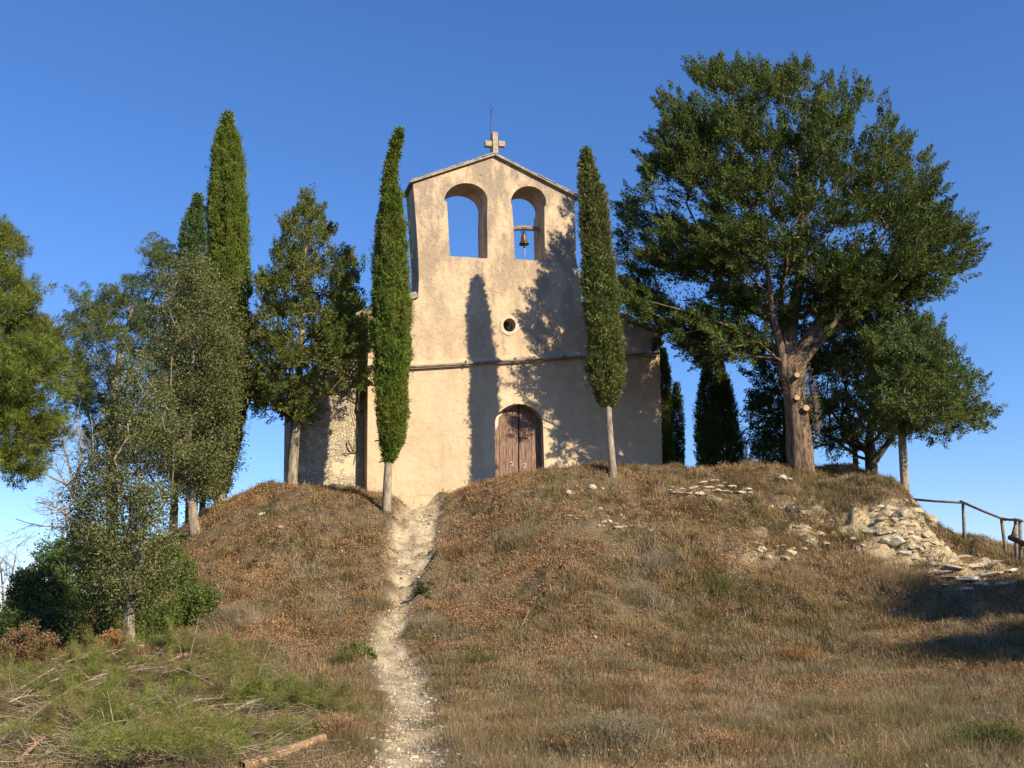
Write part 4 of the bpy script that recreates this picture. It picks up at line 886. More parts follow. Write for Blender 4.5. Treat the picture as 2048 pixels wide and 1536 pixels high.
# ------------------------------------------------------------------ wooden fence
fb = on_ground(1929, 1079) if True else None
def post_at(px, py_top, py_base, Y, px_base=None):
    a = P(px, py_top, Y); b = P(px_base or px, py_base, Y); g = hgt(b[0], b[1]); 
    d = unit(a - b); b2 = b + d * ((g - .25 - b[2]) / d[2]); return b2, a
posts = [(1812,998,1060,29.2,1812),(1926,1006,1080,27.9,1929),(2003,1038,1094,27.0,2010),(2031,1040,1122,26.0,2033),(2040,1042,1122,25.7,2041)]
pp_ = [post_at(a, b, c, d, e) for a, b, c, d, e in posts]
fence = thing('wooden_fence', pp_[1][0] + np.array([0, 0, .25]), 'rustic round pole fence along the rocky track at right', 'fence')
for b, a in pp_:
    k = MB(); k.tube([b, (a + b) / 2, a + unit(a - b) * .05], [.050, .047, .044], 10); k.build('post', M['fence_wood'], fence, True)
tops = [a for _, a in pp_]
for i in range(4):
    a = tops[i]; b = tops[i + 1]; d = unit(b - a); k = MB(); k.tube([a - d * .12 + [0, -.06, 0], (a + b) / 2 + [0, -.06, -.012], b + d * .10 + [0, -.06, 0]], [.036, .034, .032], 10); k.build('rail', M['fence_wood'], fence, True)
k = MB(); k.tube([P(2020,1075,26.1), P(2045,1086,25.6), P(2130,1120,24.5), P(2200,1140,23.8)], [.07,.075,.075,.07], 10); k.build('rail', M['pipe_dark'], fence, True)
k = MB(); k.tube([P(2033,1045,25.9), P(2024,1076,25.95)], [.045,.045], 8); k.build('brace', M['fence_wood'], fence, True)

# ------------------------------------------------------------------ stones
def rock_co(seed, cuts=9, lo=.55, hi=.85, sub=3):
    import bmesh
    rg = np.random.default_rng(seed); bm = bmesh.new(); bmesh.ops.create_icosphere(bm, subdivisions=sub, radius=1.0)
    co = np.array([v.co for v in bm.verts]); F3 = np.array([[v.index for v in f.verts] for f in bm.faces]); bm.free()
    for c in rnd_unit(rg, cuts):
        dd = co @ c; m = rg.uniform(lo, hi); co -= np.maximum(dd - m, 0)[:, None] * c * .95
    return co * (1 + .12 * (fbm(co[:, 0] * 3 + seed, co[:, 1] * 3, co[:, 2] * 3, 3, seed) - .5)[:, None]), F3
def outcrop(label, poly, n, wr, seed, bands=7):
    rg = np.random.default_rng(seed); a = np.array(poly, float); lo, hi = a.min(0), a.max(0); k = MB(); ctr = None; cnt = 0
    shapes = [rock_co(seed * 31 + j, 14, .42, .75) for j in range(7)]
    while cnt < n:
        x, y = rg.uniform(lo[0], hi[0]), rg.uniform(lo[1], hi[1])
        if not inside(poly, np.array([x]), np.array([y]))[0]: continue
        yb = lo[1] + (np.round((y - lo[1]) / (hi[1] - lo[1]) * bands + .08 * (x - lo[0]) / 40) + rg.normal() * .13) / bands * (hi[1] - lo[1])
        g = on_ground(x, yb); w = rg.uniform(*wr); s_ = w / FPX * g[1] / 2; co, F3 = shapes[rg.integers(7)]
        R3 = np.array(Matrix.Rotation(rg.normal() * .25, 3, 'Z') @ Matrix.Rotation(rg.normal() * .16 + .16, 3, 'X') @ Matrix.Rotation(rg.normal() * .08 - .05, 3, 'Y'))
        V = (co * np.array([s_, s_ * .8, s_ * rg.uniform(.26, .50)])) @ R3.T + g - np.array([0, -s_ * .30, s_ * .12]); k.add(V, None, F3); cnt += 1
        ctr = g if ctr is None else ctr
    o = k.build('rock_outcrop', M['bedrock'], None); return tag(o, label, 'rock outcrop')
def rock(name, px, py, w, label, seed, flat=.45, mat='stone', group=None, cat='stone', lift=.25, tilt=.15, yaw=None, loc=None, wide=.75):
    rg = np.random.default_rng(seed); g = on_ground(px, py) if loc is None else np.array(loc, float); s = w / FPX * g[1] / 2
    import bmesh
    bm = bmesh.new(); bmesh.ops.create_icosphere(bm, subdivisions=3, radius=1.0)
    co = np.array([v.co for v in bm.verts]); cut = rnd_unit(rg, 9)
    for c in cut:
        dd = co @ c; m = rg.uniform(.55, .85); over = np.maximum(dd - m, 0); co -= over[:, None] * c * .92
    co *= 1 + .10 * (fbm(co[:, 0] * 2.5 + seed, co[:, 1] * 2.5, co[:, 2] * 2.5, 3, seed) - .5)[:, None]
    co *= np.array([s, s * wide, s * flat]); a = rg.uniform(0, 6.28) if yaw is None else yaw
    Rm = np.array((Matrix.Rotation(a, 3, 'Z') @ Matrix.Rotation(rg.normal() * tilt, 3, 'X') @ Matrix.Rotation(rg.normal() * tilt, 3, 'Y')))
    co = co @ Rm.T; F3 = np.array([[v.index for v in f.verts] for f in bm.faces]); bm.free()
    o = part(name, co, F3, M[mat]); o.location = g + np.array([0, 0, s * flat * lift])
    return tag(o, label, cat, group)
rg = np.random.default_rng(77)
for i, (x, y, w, l) in enumerate([
  (1138,991,26,'flat pale stone below the right cypress, nearest the door'),(1184,977,24,'pale stone left of the right cypress foot'),(1163,984,12,'small pale stone between two bigger ones left of the right cypress'),
  (1204,981,14,'little brown stone directly below the right cypress trunk'),(1218,1044,14,'white stone in the scrub midway up the slope below the right cypress'),(1299,1062,16,'weathered pale stone left of the bare earth patch'),
  (684,1104,12,'bright white stone alone on the scrub left of the path top'),(523,1031,20,'pale stone near the left rim of the mound'),(561,1056,14,'white stone a step below the left rim'),(475,1126,9,'small white stone on the left slope near the holm oak trunk'),
  (545,1346,20,'orange tan block in the leaf litter above the cut branches'),(672,1336,14,'pale stone on the left border of the lower path'),(553,1327,8,'tiny white stone just above the orange tan block'),
  (1087,1296,14,'round tan stone in the middle of the dry slope'),(1190,1277,11,'white chip of stone in mid slope right of the round tan one'),(1257,1294,12,'dull grey stone low on the slope, right of the white chip'),
  (793,1208,11,'white stone in the narrow bend of the path'),(951,1035,8,'small white stone right of the path top'),(1563,960,26,'cluster topping pale stone below the biggest tree'),
  (1417,1043,9,'white pebble below the rubble row'),(1324,1111,7,'white pebble in grass left on the right slope'),(1692,1129,22,'flat pale stone below the bare rock face'),(1580,962,16,'smaller stone right of the cluster topping one')]):
    rock('stone', x, y, w, l, 100 + i, flat=rg.uniform(.4, .7), mat='stone')
rock('stone', 1541, 1016, 13, 'orange stone on the slope below the biggest tree', 140, .8, 'stone_orange')
rock('stone', 1505, 996, 15, 'reddish stone at the right end of the rubble row', 141, .6, 'stone_orange')
rock('boulder', 1793, 1098, 44, 'larger pale boulder at the foot of the bare rock face', 142, .62, 'stone', cat='boulder')
rock('boulder', 1812, 1112, 36, 'grey boulder leaning on the larger pale one', 143, .5, 'stone', cat='boulder')
row = [(1352,990,26),(1376,992,30),(1402,990,28),(1428,988,30),(1455,986,28),(1480,990,26),(1365,981,24),(1390,980,28),(1416,978,26),(1440,976,30),(1466,977,26),(1492,981,22),(1405,969,24),(1430,966,28),(1456,968,26),(1478,971,20),(1340,984,18),(1386,998,22),(1345,976,14),(1500,986,14)]
ORD = ['leftmost', 'second', 'third', 'fourth', 'fifth', 'sixth', 'seventh', 'eighth', 'ninth', 'tenth', 'eleventh', 'twelfth', 'thirteenth', 'fourteenth', 'fifteenth', 'sixteenth', 'seventeenth', 'eighteenth', 'nineteenth', 'twentieth']
row.sort(key=lambda r: r[0])
for i, (x, y, w) in enumerate(row):
    rock('stone', x + rg.normal() * 2, y + rg.normal(), w, ORD[i] + (' slab' if i == 0 else ' slab from the left') + ' of the tumbled rubble row above the right slope', 200 + i, flat=rg.uniform(.22, .36), group='slabs of the tumbled rubble row', tilt=.12, yaw=rg.uniform(-.4, .4), lift=.5)
for i, (x, y, w) in enumerate(sorted([(1925,1118,44),(1950,1112,30),(1985,1128,54),(1945,1138,60),(1912,1140,40),(1900,1158,44),(1940,1160,56),(1985,1150,48),(2020,1142,40),(1925,1182,50),(1965,1175,44),(2010,1168,46),(1890,1172,26)], key=lambda r: r[1])):
    rock('stone', x, y, w, ('topmost' if i == 0 else ORD[i] + ' from the top') + ' of the flat limestone ledges stepping up the rocky track', 240 + i, flat=.2, group='ledges of the rocky track', tilt=.08, yaw=rg.uniform(-.3, .3), lift=.2, cat='stone ledge')
outcrop('broken limestone outcrop below the biggest tree, left of the pale bank', [(1560,1010),(1610,1000),(1660,1030),(1672,1075),(1610,1085),(1555,1050)], 60, (14, 50), 3, 6)
outcrop('large stepped limestone bank at the right shoulder of the mound', [(1745,1020),(1800,985),(1835,1000),(1862,1050),(1895,1095),(1905,1130),(1850,1135),(1800,1100),(1755,1070)], 120, (16, 62), 4, 9)
for poly, n, wr, sd in (([(1130,1025),(1200,1015),(1260,1035),(1300,1062),(1240,1060),(1150,1045)], 22, (8, 22), 5), ([(1500,1085),(1560,1075),(1600,1105),(1570,1130),(1515,1115)], 18, (10, 30), 6)):
    rg2 = np.random.default_rng(sd); a = np.array(poly, float); cnt = 0
    while cnt < n:
        x, y = rg2.uniform(a[:, 0].min(), a[:, 0].max()), rg2.uniform(a[:, 1].min(), a[:, 1].max())
        if inside(poly, np.array([x]), np.array([y]))[0]:
            rock('stone', x, y, rg2.uniform(*wr), 'broken stone poking from the brown scrub right of the door' if sd == 5 else 'crumbled stone in the small bare patch under the rubble row', 700 + sd * 40 + cnt, flat=rg2.uniform(.25, .5), mat='bedrock', group='stones poking from the scrub' if sd == 5 else 'crumbled stones of the bare patch', tilt=.2, lift=0); cnt += 1
for i in range(34):
    x = rg.uniform(1560, 1890); y = rg.uniform(990, 1120)
    if rock_mask(*G(x, y)[:2]) < .35: continue
    rock('stone', x, y, rg.uniform(8, 26), 'broken pale limestone lump on the bare rock face', 300 + i, flat=rg.uniform(.3, .6), group='broken lumps on the rock face', tilt=.25)
for i in range(60):
    t = rg.random(); j = np.interp(t * 11, np.arange(12), [p[0] for p in PT]); y = np.interp(t * 11, np.arange(12), [p[1] for p in PT]); w = np.interp(t * 11, np.arange(12), [p[2] for p in PT])
    rock('pebble', j + rg.normal() * w * .3, y, rg.uniform(5, 12), 'small pale pebble lying on the chalky footpath', 400 + i, flat=rg.uniform(.4, .7), group='pebbles on the footpath', cat='pebble', mat='path_stone')

# ------------------------------------------------------------------ ground cover
def blades(base, h, w, lean, rg):
    n = len(base); d = np.stack([rg.normal(size=n), rg.normal(size=n), np.zeros(n)], 1); d = unit(d); s = np.stack([-d[:, 1], d[:, 0], np.zeros(n)], 1)
    tw = rg.uniform(0, np.pi, n)[:, None]; s = s * np.cos(tw) + d * np.sin(tw)
    h = (np.zeros(n) + h)[:, None]; w = (np.zeros(n) + w)[:, None]; lean = lean if np.ndim(lean) == 2 else d * (np.zeros(n) + lean)[:, None]
    up = np.array([0, 0, 1.0]); m = base + up * h * .55 + lean * h * .3; t = base + up * h * np.clip(1 - .35 * np.linalg.norm(lean, axis=1, keepdims=True), .35, 1) + lean * h
    V = np.stack([base - s * w * .5, base + s * w * .5, m + s * w * .4, m - s * w * .4, t], 1).reshape(-1, 3)
    i = np.arange(n)[:, None] * 5
    return V, i + np.array([[0, 1, 2, 3]]), i + np.array([[3, 2, 4]])
def grass_obj(name, V, Q4, T3, mat): return part(name, V, [Q4, T3], mat)
def scatter(n, rg, y0=7.6, y1=32, pw=1.0, wfun=None, side=1.25):
    out = []
    tot = 0
    while tot < n:
        m = n * 2; u = rg.random(m); Y = (y0**pw + u * (y1**pw - y0**pw))**(1 / pw) if pw else y0 * (y1 / y0)**u
        X = Y * rg.uniform(-.60 * side, .60 * side, m); X = np.where(X < -16.5, np.nan, X); k = np.isfinite(X) & (np.abs(X) < 16.5); X, Y = X[k], Y[k]
        if wfun is not None:
            k = rg.random(len(X)) < wfun(X, Y); X, Y = X[k], Y[k]
        out.append(np.stack([X, Y], 1)); tot += len(X)
    xy = np.concatenate(out)[:n]; return np.column_stack([xy, hgt(xy[:, 0], xy[:, 1])])
GD = GC.copy()
for dx, dy in ((2, 0), (-2, 0), (0, 2), (0, -2), (1, 1), (-1, -1), (1, -1), (-1, 1), (3, 0), (-3, 0)):
    GD = np.maximum(GD, np.roll(np.roll(GC, dx, 1), dy, 0) * .9)
def free(X, Y, k=.97):
    return 1 - k * np.clip(1.25 * hgt(X, Y, GD) + .85 * hgt(X, Y, GR), 0, 1)
def in_front(X, Y):   # not under the chapel
    return (-(X) * math.sin(YAW) + Y * math.cos(YAW)) < FD - .02 + np.where(np.abs(X - .2) < 5.2, 0, 9)
def n_(X, Y, f, s): return fbm(X * f, Y * f, 0, 3, s)
slope = lambda X, Y: sstep(16, 20, Y + X * -.12)
rg = np.random.default_rng(900)
def tufts(name, n, per, hr, wr, rad, leanr, mat, wf, seed, pw=.6, lean_dir=None, y1=32):
    rg = np.random.default_rng(seed); c = scatter(n, rg, wfun=lambda X, Y: wf(X, Y) * in_front(X, Y), pw=pw, y1=y1); sz = rg.uniform(.5, 1.3, n)
    i = np.repeat(np.arange(n), per); o = rg.normal(size=(len(i), 2)) * rad * sz[i][:, None]; b = np.column_stack([c[i, :2] + o, np.zeros(len(i))]); b[:, 2] = hgt(b[:, 0], b[:, 1]) - .01
    far = .75 + .5 * sstep(12, 26, b[:, 1]); h = rg.uniform(*hr, len(i)) * sz[i]; w = rg.uniform(*wr, len(i)) * far * (.7 + .8 * sstep(10, 24, b[:, 1]))
    od = np.column_stack([o / (rad * 1.5), np.zeros(len(i))]) * leanr * rg.uniform(.3, 1.2, (len(i), 1)) + np.column_stack([rg.normal(size=(len(i), 2)) * leanr * .5, np.zeros(len(i))])
    if lean_dir is not None: od = od + np.array(lean_dir)
    V, q, t = blades(b, h, w, od, rg); o = grass_obj(name, V, q, t, mat); return tag(o, kind='stuff')
fore = lambda X, Y: 1 - sstep(17, 21, Y - .25 * X)
rightsl = lambda X, Y: sstep(2.0, 4.0, X + (n_(X, Y, .5, 12) - .5) * 4) * sstep(16, 19, Y)
tufts('dry_grass', 8000, 36, (.04, .15), (.005, .008), .10, .55, M['straw'], lambda X, Y: free(X, Y) * (fore(X, Y) * .9 + rightsl(X, Y) * .6 + .10) * (.25 + sstep(.42, .6, n_(X, Y, .9, 21))), 901)
tufts('grey_grass', 5600, 36, (.05, .16), (.005, .008), .11, .6, M['grey_grass'], lambda X, Y: free(X, Y) * (fore(X, Y) + rightsl(X, Y) * .55 + .08) * (.15 + sstep(.45, .6, n_(X, Y, .8, 33))), 902)
tufts('green_grass', 3400, 30, (.03, .09), (.004, .007), .09, .5, M['green_grass'], lambda X, Y: free(X, Y) * (.35 * fore(X, Y) + .5 * rightsl(X, Y) + .16 + .8 * (1 - sstep(-6.5, -4, X))) * sstep(.50, .62, n_(X, Y, .9, 45)), 903)
def leafy(name, n, per, el, ew, rad, hh, mat, wf, seed, pw=1.0):
    rg = np.random.default_rng(seed); c = scatter(n, rg, wfun=lambda X, Y: wf(X, Y) * in_front(X, Y), pw=pw); i = np.repeat(np.arange(n), per); m = len(i)
    sz = rg.uniform(.5, 1.4, n)[i]; o = rg.normal(size=(m, 2)) * rad * sz[:, None]; p = np.column_stack([c[i, :2] + o, np.zeros(m)])
    p[:, 2] = hgt(p[:, 0], p[:, 1]) + rg.random(m) * hh * sz * np.exp(-(o**2).sum(1) / (rad * rad * 2.2)) + .005
    far = .8 + .5 * sstep(14, 28, p[:, 1])
    V = leaf_quads(p, rg.normal(size=(m, 3)) + [0, 0, .6], el * far * rg.uniform(.5, 1.4, m), ew * far * rg.uniform(.6, 1.3, m), rg)
    return tag(part(name, V, quads_n(m), mat), kind='stuff')
leafy('brown_scrub', 12000, 36, .038, .017, .13, .16, M['litter'], lambda X, Y: free(X, Y, .95) * (sstep(15.5, 19, Y) * (1 - .55 * rightsl(X, Y)) + .13) * (.22 + sstep(.40, .56, n_(X, Y, .8, 51))), 911)
leafy('rusty_leaves', 1300, 18, .042, .026, .10, .10, M['rust_leaf'], lambda X, Y: free(X, Y) * (sstep(12, 18, Y) * .8 + .05) * sstep(.52, .66, n_(X, Y, 1.0, 61)), 912)
leafy('green_ground_cover', 1700, 34, .034, .020, .12, .12, M['bush'], lambda X, Y: free(X, Y) * (sstep(14, 18, Y) * .5 + .1 + .5 * (1 - sstep(-6, -4, X))) * sstep(.54, .66, n_(X, Y, .8, 71)), 913)
leafy('leaf_litter', 6500, 24, .028, .014, .20, .02, M['litter'], lambda X, Y: free(X, Y, .75) * (.15 + sstep(.42, .58, n_(X, Y, .6, 83))) * (.35 + .65 * sstep(14, 18, Y)), 914)
scr = lambda lo, hi, sd: (lambda X, Y: free(X, Y) * (.5 * fore(X, Y) + .9 * rightsl(X, Y) + .35) * sstep(lo, hi, n_(X, Y, .7, sd)))
tufts('grey_scrub_clumps', 620, 210, (.10, .26), (.005, .008), .17, .65, M['grey_grass'], scr(.48, .58, 121), 921, pw=.9)
tufts('olive_scrub_clumps', 620, 210, (.10, .25), (.005, .008), .17, .65, M['olive_grass'], scr(.46, .56, 131), 922, pw=.9)
tufts('brown_scrub_clumps', 760, 200, (.08, .24), (.005, .008), .16, .7, M['dry_bramble'], scr(.46, .58, 141), 923, pw=.9)
tufts('straw_clumps', 380, 200, (.10, .26), (.005, .008), .15, .7, M['straw'], scr(.48, .60, 151), 924, pw=.9)
# stems standing up out of the scrub along the brow of the mound
tufts('dry_stems', 2600, 9, (.10, .26), (.004, .006), .06, .35, M['straw'], lambda X, Y: free(X, Y) * (.25 + sstep(25, 28, Y)), 905, pw=1.3)

# ------------------------------------------------------------------ tussocks and dead bushes one can tell apart
def tussock(px, py, r_px, h, label, seed, mat, n=700, lean=(0, 0, 0), cat='shrub', w=.006, name='dry_bush'):
    rg = np.random.default_rng(seed); g = on_ground(px, py); r = r_px / FPX * g[1]
    o = rg.normal(size=(n, 2)) * r * .42; b = np.column_stack([g[:2] + o, np.zeros(n)]); b[:, 2] = hgt(b[:, 0], b[:, 1]) - .01
    ln = np.column_stack([o / r, np.zeros(n)]) * .7 + np.column_stack([rg.normal(size=(n, 2)) * .22, np.zeros(n)]) + np.array(lean)
    V, q, t = blades(b, h * rg.uniform(.45, 1.1, n), w * rg.uniform(.6, 1.3, n), ln, rg)
    m = n * 2; i = rg.integers(0, n, m); hh = rg.random(m); p = b[i] + np.array([0, 0, 1.0]) * (h * hh)[:, None] * .85 + ln[i] * (h * hh)[:, None] * .7
    V2 = leaf_quads(p, rg.normal(size=(m, 3)) + [0, 0, 1.2], .05 * rg.uniform(.5, 1.2, m), w * 1.1, rg)
    V = V - g; V2 = V2 - g
    o = part(name, np.vstack([V, V2]), [q, t, quads_n(m) .reshape(-1, 4) + len(V)] if False else [np.vstack([q, quads_n(m) + len(V)]), t], mat); o.location = g
    return tag(o, label, cat)
tussock(1215, 1500, 85, .36, 'big grey dead bush at the bottom, right of the path', 1001, M['grey_grass'], 2600)
tussock(1135, 1508, 26, .22, 'dark brown low bush hugging the left side of the big grey one', 1002, M['litter'], 500)
tussock(668, 1478, 46, .30, 'dark brown dead bush at the right end of the cut branches', 1003, M['litter'], 1100)
tussock(470, 1250, 62, .42, 'large windswept grey tussock on the left slope', 1004, M['grey_grass'], 2200, (-.5, 0, 0))
tussock(395, 1300, 50, .36, 'flattened grey brown tussock above the heap of branches', 1005, M['grey_grass'], 1500, (-.6, -.1, 0))
tussock(905, 1108, 26, .30, 'rusty brown bush overhanging the right lip of the path', 1006, M['litter'], 800, (-.2, 0, 0))
tussock(862, 1262, 30, .32, 'olive grey tussock on the right of the path below its narrowest bend', 1007, M['grey_grass'], 900)
tussock(690, 1330, 26, .26, 'green blade tuft beside the path on its left', 1008, M['green_grass'], 600)
tussock(1040, 1085, 46, .30, 'wide grey heather like clump high on the slope right of the path', 1009, M['grey_grass'], 1200)
tussock(1270, 1190, 56, .32, 'wide grey green clump in the middle of the right slope', 1010, M['grey_grass'], 1400)
tussock(1440, 1180, 40, .34, 'olive clump left of the foot of the bare rock', 1011, M['green_grass'], 900)
tussock(1600, 1165, 52, .34, 'wind combed olive straw clump below the bare rock', 1012, M['straw'], 1200, (.3, 0, 0))
tussock(1790, 1165, 62, .40, 'long combed straw clump near the shaded corner', 1013, M['straw'], 1500, (.35, 0, 0))
tussock(1395, 1375, 30, .22, 'small dark clump at the break between slope and meadow', 1014, M['litter'], 500)
tussock(1600, 1318, 44, .24, 'tawny bramble clump at the foot of the right slope', 1015, M['rust_leaf'], 700)
tussock(1980, 1500, 62, .26, 'yellow green clump in the bottom right corner', 1016, M['green_grass'], 1300)
tussock(1440, 1500, 50, .20, 'brown clump at the bottom edge right of the big grey bush', 1017, M['litter'], 900)
tussock(1745, 1290, 40, .28, 'pale straw clump at the tip of the long shadow', 1018, M['straw'], 900)
tussock(1320, 1130, 44, .3, 'grey sage clump above the middle of the right slope', 1019, M['grey_grass'], 1000)
tussock(960, 1330, 40, .2, 'low green tuft right of the lower path', 1020, M['green_grass'], 800)

# ------------------------------------------------------------------ cut branches heaped in the lower left corner
def spline(pts, n):
    pts = np.asarray(pts, float); t = np.linspace(0, len(pts) - 1, n); q = np.stack([np.interp(t, np.arange(len(pts)), pts[:, i]) for i in range(3)], 1)
    for _ in range(2): q[1:-1] = (q[:-2] + 2 * q[1:-1] + q[2:]) / 4
    return q
def lift_pts(pl):
    out = []
    for p in pl:
        g = on_ground(p[0], p[1] + (p[2] / max(8, 1)) * 0); g = g.copy(); g[2] += p[2] * 1.5; out.append(g)
    return out
def cut_branch(pl, r, label, seed, needles=1.0, twigs=14, mat='stick', nmat='cut_needles', group=None, name='cut_branch', cat='cut branch', tl=.5):
    rg = np.random.default_rng(seed); q = spline(lift_pts(pl), 14); base = q[0].copy(); th = thing(name, base, label, cat, group)
    k = MB(); rr = np.linspace(r, r * .35, len(q)); k.tube(q, rr, 8)
    cs = []; ds = []; fwd = unit(q[-1] - q[0])
    for i in range(twigs):
        j = rg.integers(3, len(q)); p = q[j]; d = unit(fwd * .8 + rg.normal(size=3) * np.array([.7, .7, .25]) + [0, 0, .12]); L = tl * rg.uniform(.5, 1.2)
        a = p + d * L * .5 + rg.normal(size=3) * .03; b = p + d * L; g = hgt(b[0], b[1]); b[2] = max(b[2] - .06, g + .03)
        k.tube([p, a, b], [r * .35, r * .25, r * .10], 5, False)
        for f in np.linspace(.25, 1, 5): cs.append((1 - f) * a + f * b); ds.append(d + rg.normal(size=3) * .5)
        for _ in range(3):
            f = rg.uniform(.2, 1); p2 = p + (b - p) * f; d2 = unit(d + rg.normal(size=3) * .6); e = p2 + d2 * L * .45; e[2] = max(e[2], hgt(e[0], e[1]) + .02)
            k.tube([p2, e], [r * .16 + .0015, .0018], 4, False); cs += [(p2 + e) / 2, e]; ds += [d2, d2]
    k.build('stem', M[mat], th, True)
    if needles > 0:
        cs = np.array(cs); ds = np.array(ds); kk = rg.random(len(cs)) < needles; V = plumes(cs[kk] - unit(ds[kk]) * .07, ds[kk], .15, .022, 44, .075, .0042, rg, .75, .2, .3)
        part('needles', V, quads_n(len(V) // 4), M[nmat], th)
    return th
B = [
 ([(20,1500,.12),(120,1440,.2),(210,1400,.25),(300,1370,.2)], .020, 'leafy cut branch rising from the lower left toward the holm oak', .9),
 ([(160,1420,.15),(260,1385,.2),(350,1375,.2),(430,1400,.12)], .018, 'arching cut branch over the middle of the heap', .5),
 ([(40,1400,.1),(130,1360,.18),(230,1340,.2)], .018, 'green cut branch at the back left of the heap', 1.0),
 ([(180,1350,.1),(260,1325,.18),(350,1320,.15)], .016, 'bright green cut branch just below the nearest holm oak', 1.0),
 ([(330,1345,.1),(400,1325,.15),(480,1335,.1)], .016, 'green cut branch below the flattened tussock', .9),
 ([(300,1470,.1),(390,1440,.16),(480,1420,.1)], .018, 'dense green branch left of the right hand twig tangle', 1.0),
 ([(430,1470,.1),(520,1445,.2),(600,1440,.14),(640,1450,.08)], .016, 'arching green branch at the right end of the heap', .9),
 ([(470,1400,.1),(540,1410,.15),(600,1430,.08)], .014, 'green branch pointing right toward the lower path', .9),
 ([(90,1535,.08),(200,1490,.14),(300,1470,.12)], .018, 'yellow green branch at the bottom left edge', 1.0),
 ([(-30,1450,.08),(40,1430,.15),(110,1420,.12)], .016, 'green branch entering from the left edge', 1.0),
 ([(220,1440,.06),(320,1420,.12),(420,1430,.1)], .016, 'half bare branch in the middle of the tangle', .4),
 ([(560,1400,.05),(610,1405,.12),(650,1425,.06)], .012, 'small yellow green sprig at the heap right tip', 1.0),
 ([(-20,1540,.05),(60,1500,.1),(130,1480,.1)], .016, 'lowest green branch in the bottom left corner', 1.0),
 ([(380,1500,.06),(470,1490,.14),(560,1500,.06)], .014, 'green branch behind the orange log', .9),
 ([(60,1345,.06),(140,1330,.12),(230,1330,.1)], .014, 'olive branch along the top of the heap at left', .9)]
for i, (pl, r, lb, nd_) in enumerate(B): cut_branch(pl, r, lb, 1100 + i, nd_, 16, group='cut branches heaped in the corner')
# bare sticks and peeled poles
ST = [([(365,1385,.02),(380,1350,.22),(396,1312,.45)], .010, 'upright pale stick leaning right out of the heap', 'stick'),
 ([(500,1412,.02),(520,1375,.2),(545,1340,.35)], .010, 'upright pale stick near the right end of the heap', 'stick'),
 ([(500,1408,.04),(545,1390,.08),(590,1370,.1)], .012, 'pale stick lying crosswise at the heap right end', 'stick'),
 ([(60,1395,.05),(110,1385,.12),(160,1376,.12),(200,1378,.08)], .018, 'grey curved stick at the back left of the heap', 'stick'),
 ([(130,1435,.05),(200,1400,.14),(262,1362,.2)], .016, 'long straight grey pole slanting up in the left heap', 'stick'),
 ([(300,1365,.06),(360,1364,.12),(420,1372,.1),(480,1390,.06)], .016, 'long brownish pole curving over the back of the heap', 'log'),
 ([(360,1440,.05),(430,1436,.1),(520,1432,.1),(590,1452,.04)], .014, 'thin pale curved stick in front of the arching green branch', 'stick'),
 ([(455,1525,.03),(480,1490,.12),(510,1455,.2)], .010, 'thin diagonal stick above the orange log', 'stick'),
 ([(300,1500,.08),(350,1482,.12),(400,1468,.12),(455,1460,.08)], .026, 'barked brown limb curving in the middle front', 'log'),
 ([(270,1545,.06),(320,1522,.1),(370,1512,.12),(430,1520,.1),(500,1538,.06)], .030, 'thick brown curved limb along the bottom edge', 'log'),
 ([(30,1545,.05),(75,1515,.1),(115,1505,.12),(160,1512,.08)], .022, 'brown curved limb at the bottom left', 'log'),
 ([(-20,1455,.06),(20,1458,.1),(55,1462,.08)], .020, 'short orange brown limb at the left edge', 'log'),
 ([(365,1260,.05),(372,1245,.1),(380,1235,.12)], .012, 'small pale crooked stick on the flattened tussock', 'stick'),
 ([(1042,1262,.03),(1052,1248,.08),(1060,1236,.1)], .012, 'small grey stick on the slope right of the path', 'stick')]
for i, (pl, r, lb, m) in enumerate(ST): cut_branch(pl, r, lb, 1200 + i, 0, 3 if i < 7 else 2, m, name='stick' if m == 'stick' else 'cut_limb', cat='stick' if m == 'stick' else 'limb', tl=.25)
lg = lift_pts([(480,1558,.05),(560,1534,.07),(645,1504,.08)]); k = MB(); q = spline(lg, 10); k.tube(q, np.linspace(.052, .045, 10), 14, False)
log = thing('cut_log', q[0], 'orange brown cut log at the bottom edge pointing at the path', 'log'); k.build('bark', M['log'], log, True)
k = MB(); k.tube([q[-1], q[-1] + unit(q[-1] - q[-2]) * .012], [.044, .043], 14); k.build('sawn_end', M['stub'], log)
g = lift_pts([(437,1512,.12)])[0]; k = MB(); k.tube([g + [-.12,.3,-.04], g], [.040, .038], 12, False); lg2 = thing('cut_log', g, 'short cut log showing a round orange sawn end in the brush', 'log'); k.build('bark', M['log'], lg2, True)
k = MB(); k.tube([g, g + [.004,-.01,.001]], [.037, .037], 12); k.build('sawn_end', M['stub'], lg2)
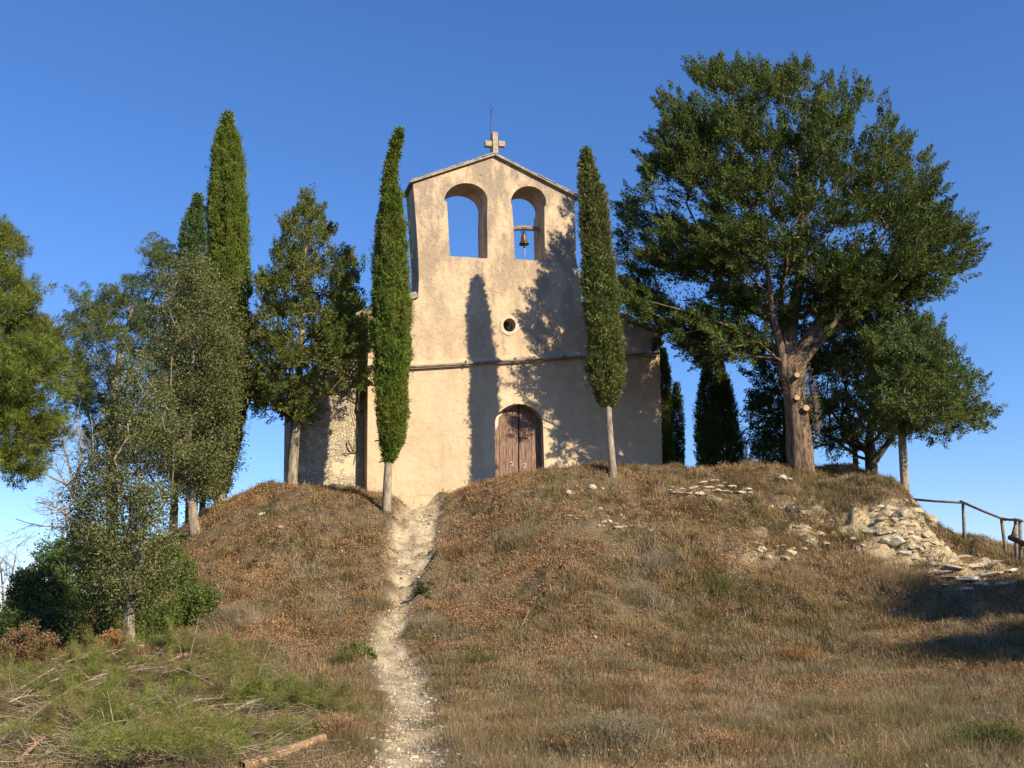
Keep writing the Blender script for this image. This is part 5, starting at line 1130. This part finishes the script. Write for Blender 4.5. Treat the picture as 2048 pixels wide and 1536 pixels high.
# the mass of thin twigs and needles under them, beyond counting
rg = np.random.default_rng(1300)
pile = [(-200,1560),(-200,1380),(0,1340),(110,1330),(300,1320),(470,1330),(560,1360),(620,1400),(650,1450),(620,1500),(560,1560)]
def pile_pts(n):
    x = rg.uniform(-200, 650, n * 3); y = rg.uniform(1320, 1560, n * 3); m = inside(pile, x, y); x, y = x[m][:n], y[m][:n]
    d = ray(x, y); out = np.zeros((len(x), 3))
    for i in range(len(x)):
        ys = np.arange(8, 20, .1); dd = d[i] / d[i, 1]; p = CAM + dd * ys[:, None]; j = int(np.argmax(p[:, 2] <= hgt(p[:, 0], p[:, 1]))); out[i] = p[j]
    out[:, 2] = hgt(out[:, 0], out[:, 1]); return out
pc = pile_pts(2600); k = MB()
for p in pc[:2200]:
    a = rg.normal() * .45 + (0.35 if rg.random() < .6 else 2.6); d = np.array([math.cos(a), math.sin(a) * .8, rg.normal() * .15]); L = rg.uniform(.15, .75); z0 = rg.uniform(.01, .12) + .42 * max(0, n_(p[0], p[1], .9, 9) - .35)
    e = p + d * L; e[2] = max(hgt(e[0], e[1]) + .01, p[2] + z0 + rg.normal() * .06); mid = (p + e) / 2; mid[2] += rg.uniform(0, .07)
    k.tube([p + [0, 0, z0], mid, e], [.005, .004, .002], 4, False)
tag(k.build('brushwood', M['stick'], None, True), kind='stuff')
pc2 = pc[(n_(pc[:, 0], pc[:, 1], 1.3, 5) > .47)]; i = np.repeat(np.arange(len(pc2)), 2); c = pc2[i] + rg.normal(size=(len(i), 3)) * [.12, .12, 0] + np.array([0, 0, 1]) * (rg.uniform(.02, .12, (len(i), 1)) + .5 * np.maximum(0, n_(pc2[i, 0], pc2[i, 1], .9, 9) - .35)[:, None])
V = plumes(c, rg.normal(size=(len(c), 3)) * [1, 1, .4], .14, .03, 34, .075, .0042, rg, .75, .2, .3)
tag(part('pine_brush', V, quads_n(len(V) // 4), M['cut_needles']), kind='stuff')
# gravel and chips beyond counting on the path and the bare rock
rg = np.random.default_rng(1400)
c = scatter(8000, rg, wfun=lambda X, Y: np.clip(.03 + 1.3 * hgt(X, Y, GP) + .9 * hgt(X, Y, GR), 0, 1) * in_front(X, Y), pw=.5)
octa = np.array([[1, 0, 0], [0, 1, 0], [-1, 0, 0], [0, -1, 0], [0, 0, .6], [0, 0, -.6]]); of = np.array([[0, 1, 4], [1, 2, 4], [2, 3, 4], [3, 0, 4], [1, 0, 5], [2, 1, 5], [3, 2, 5], [0, 3, 5]])
n = len(c); sz = .012 + .035 * rg.random(n) ** 3 + .004 * (c[:, 1] > 20); an = rg.uniform(0, 6.28, n); v = octa[None] * (1 + rg.uniform(-.35, .35, (n, 6, 1))); x = v[..., 0] * np.cos(an)[:, None] - v[..., 1] * np.sin(an)[:, None] * .7; y = v[..., 0] * np.sin(an)[:, None] + v[..., 1] * np.cos(an)[:, None] * .7
V = np.stack([x, y, v[..., 2]], -1) * sz[:, None, None] + c[:, None]
tag(part('gravel', V.reshape(-1, 3), (np.arange(n)[:, None, None] * 6 + of[None]).reshape(-1, 3), M['path_stone']), kind='stuff')
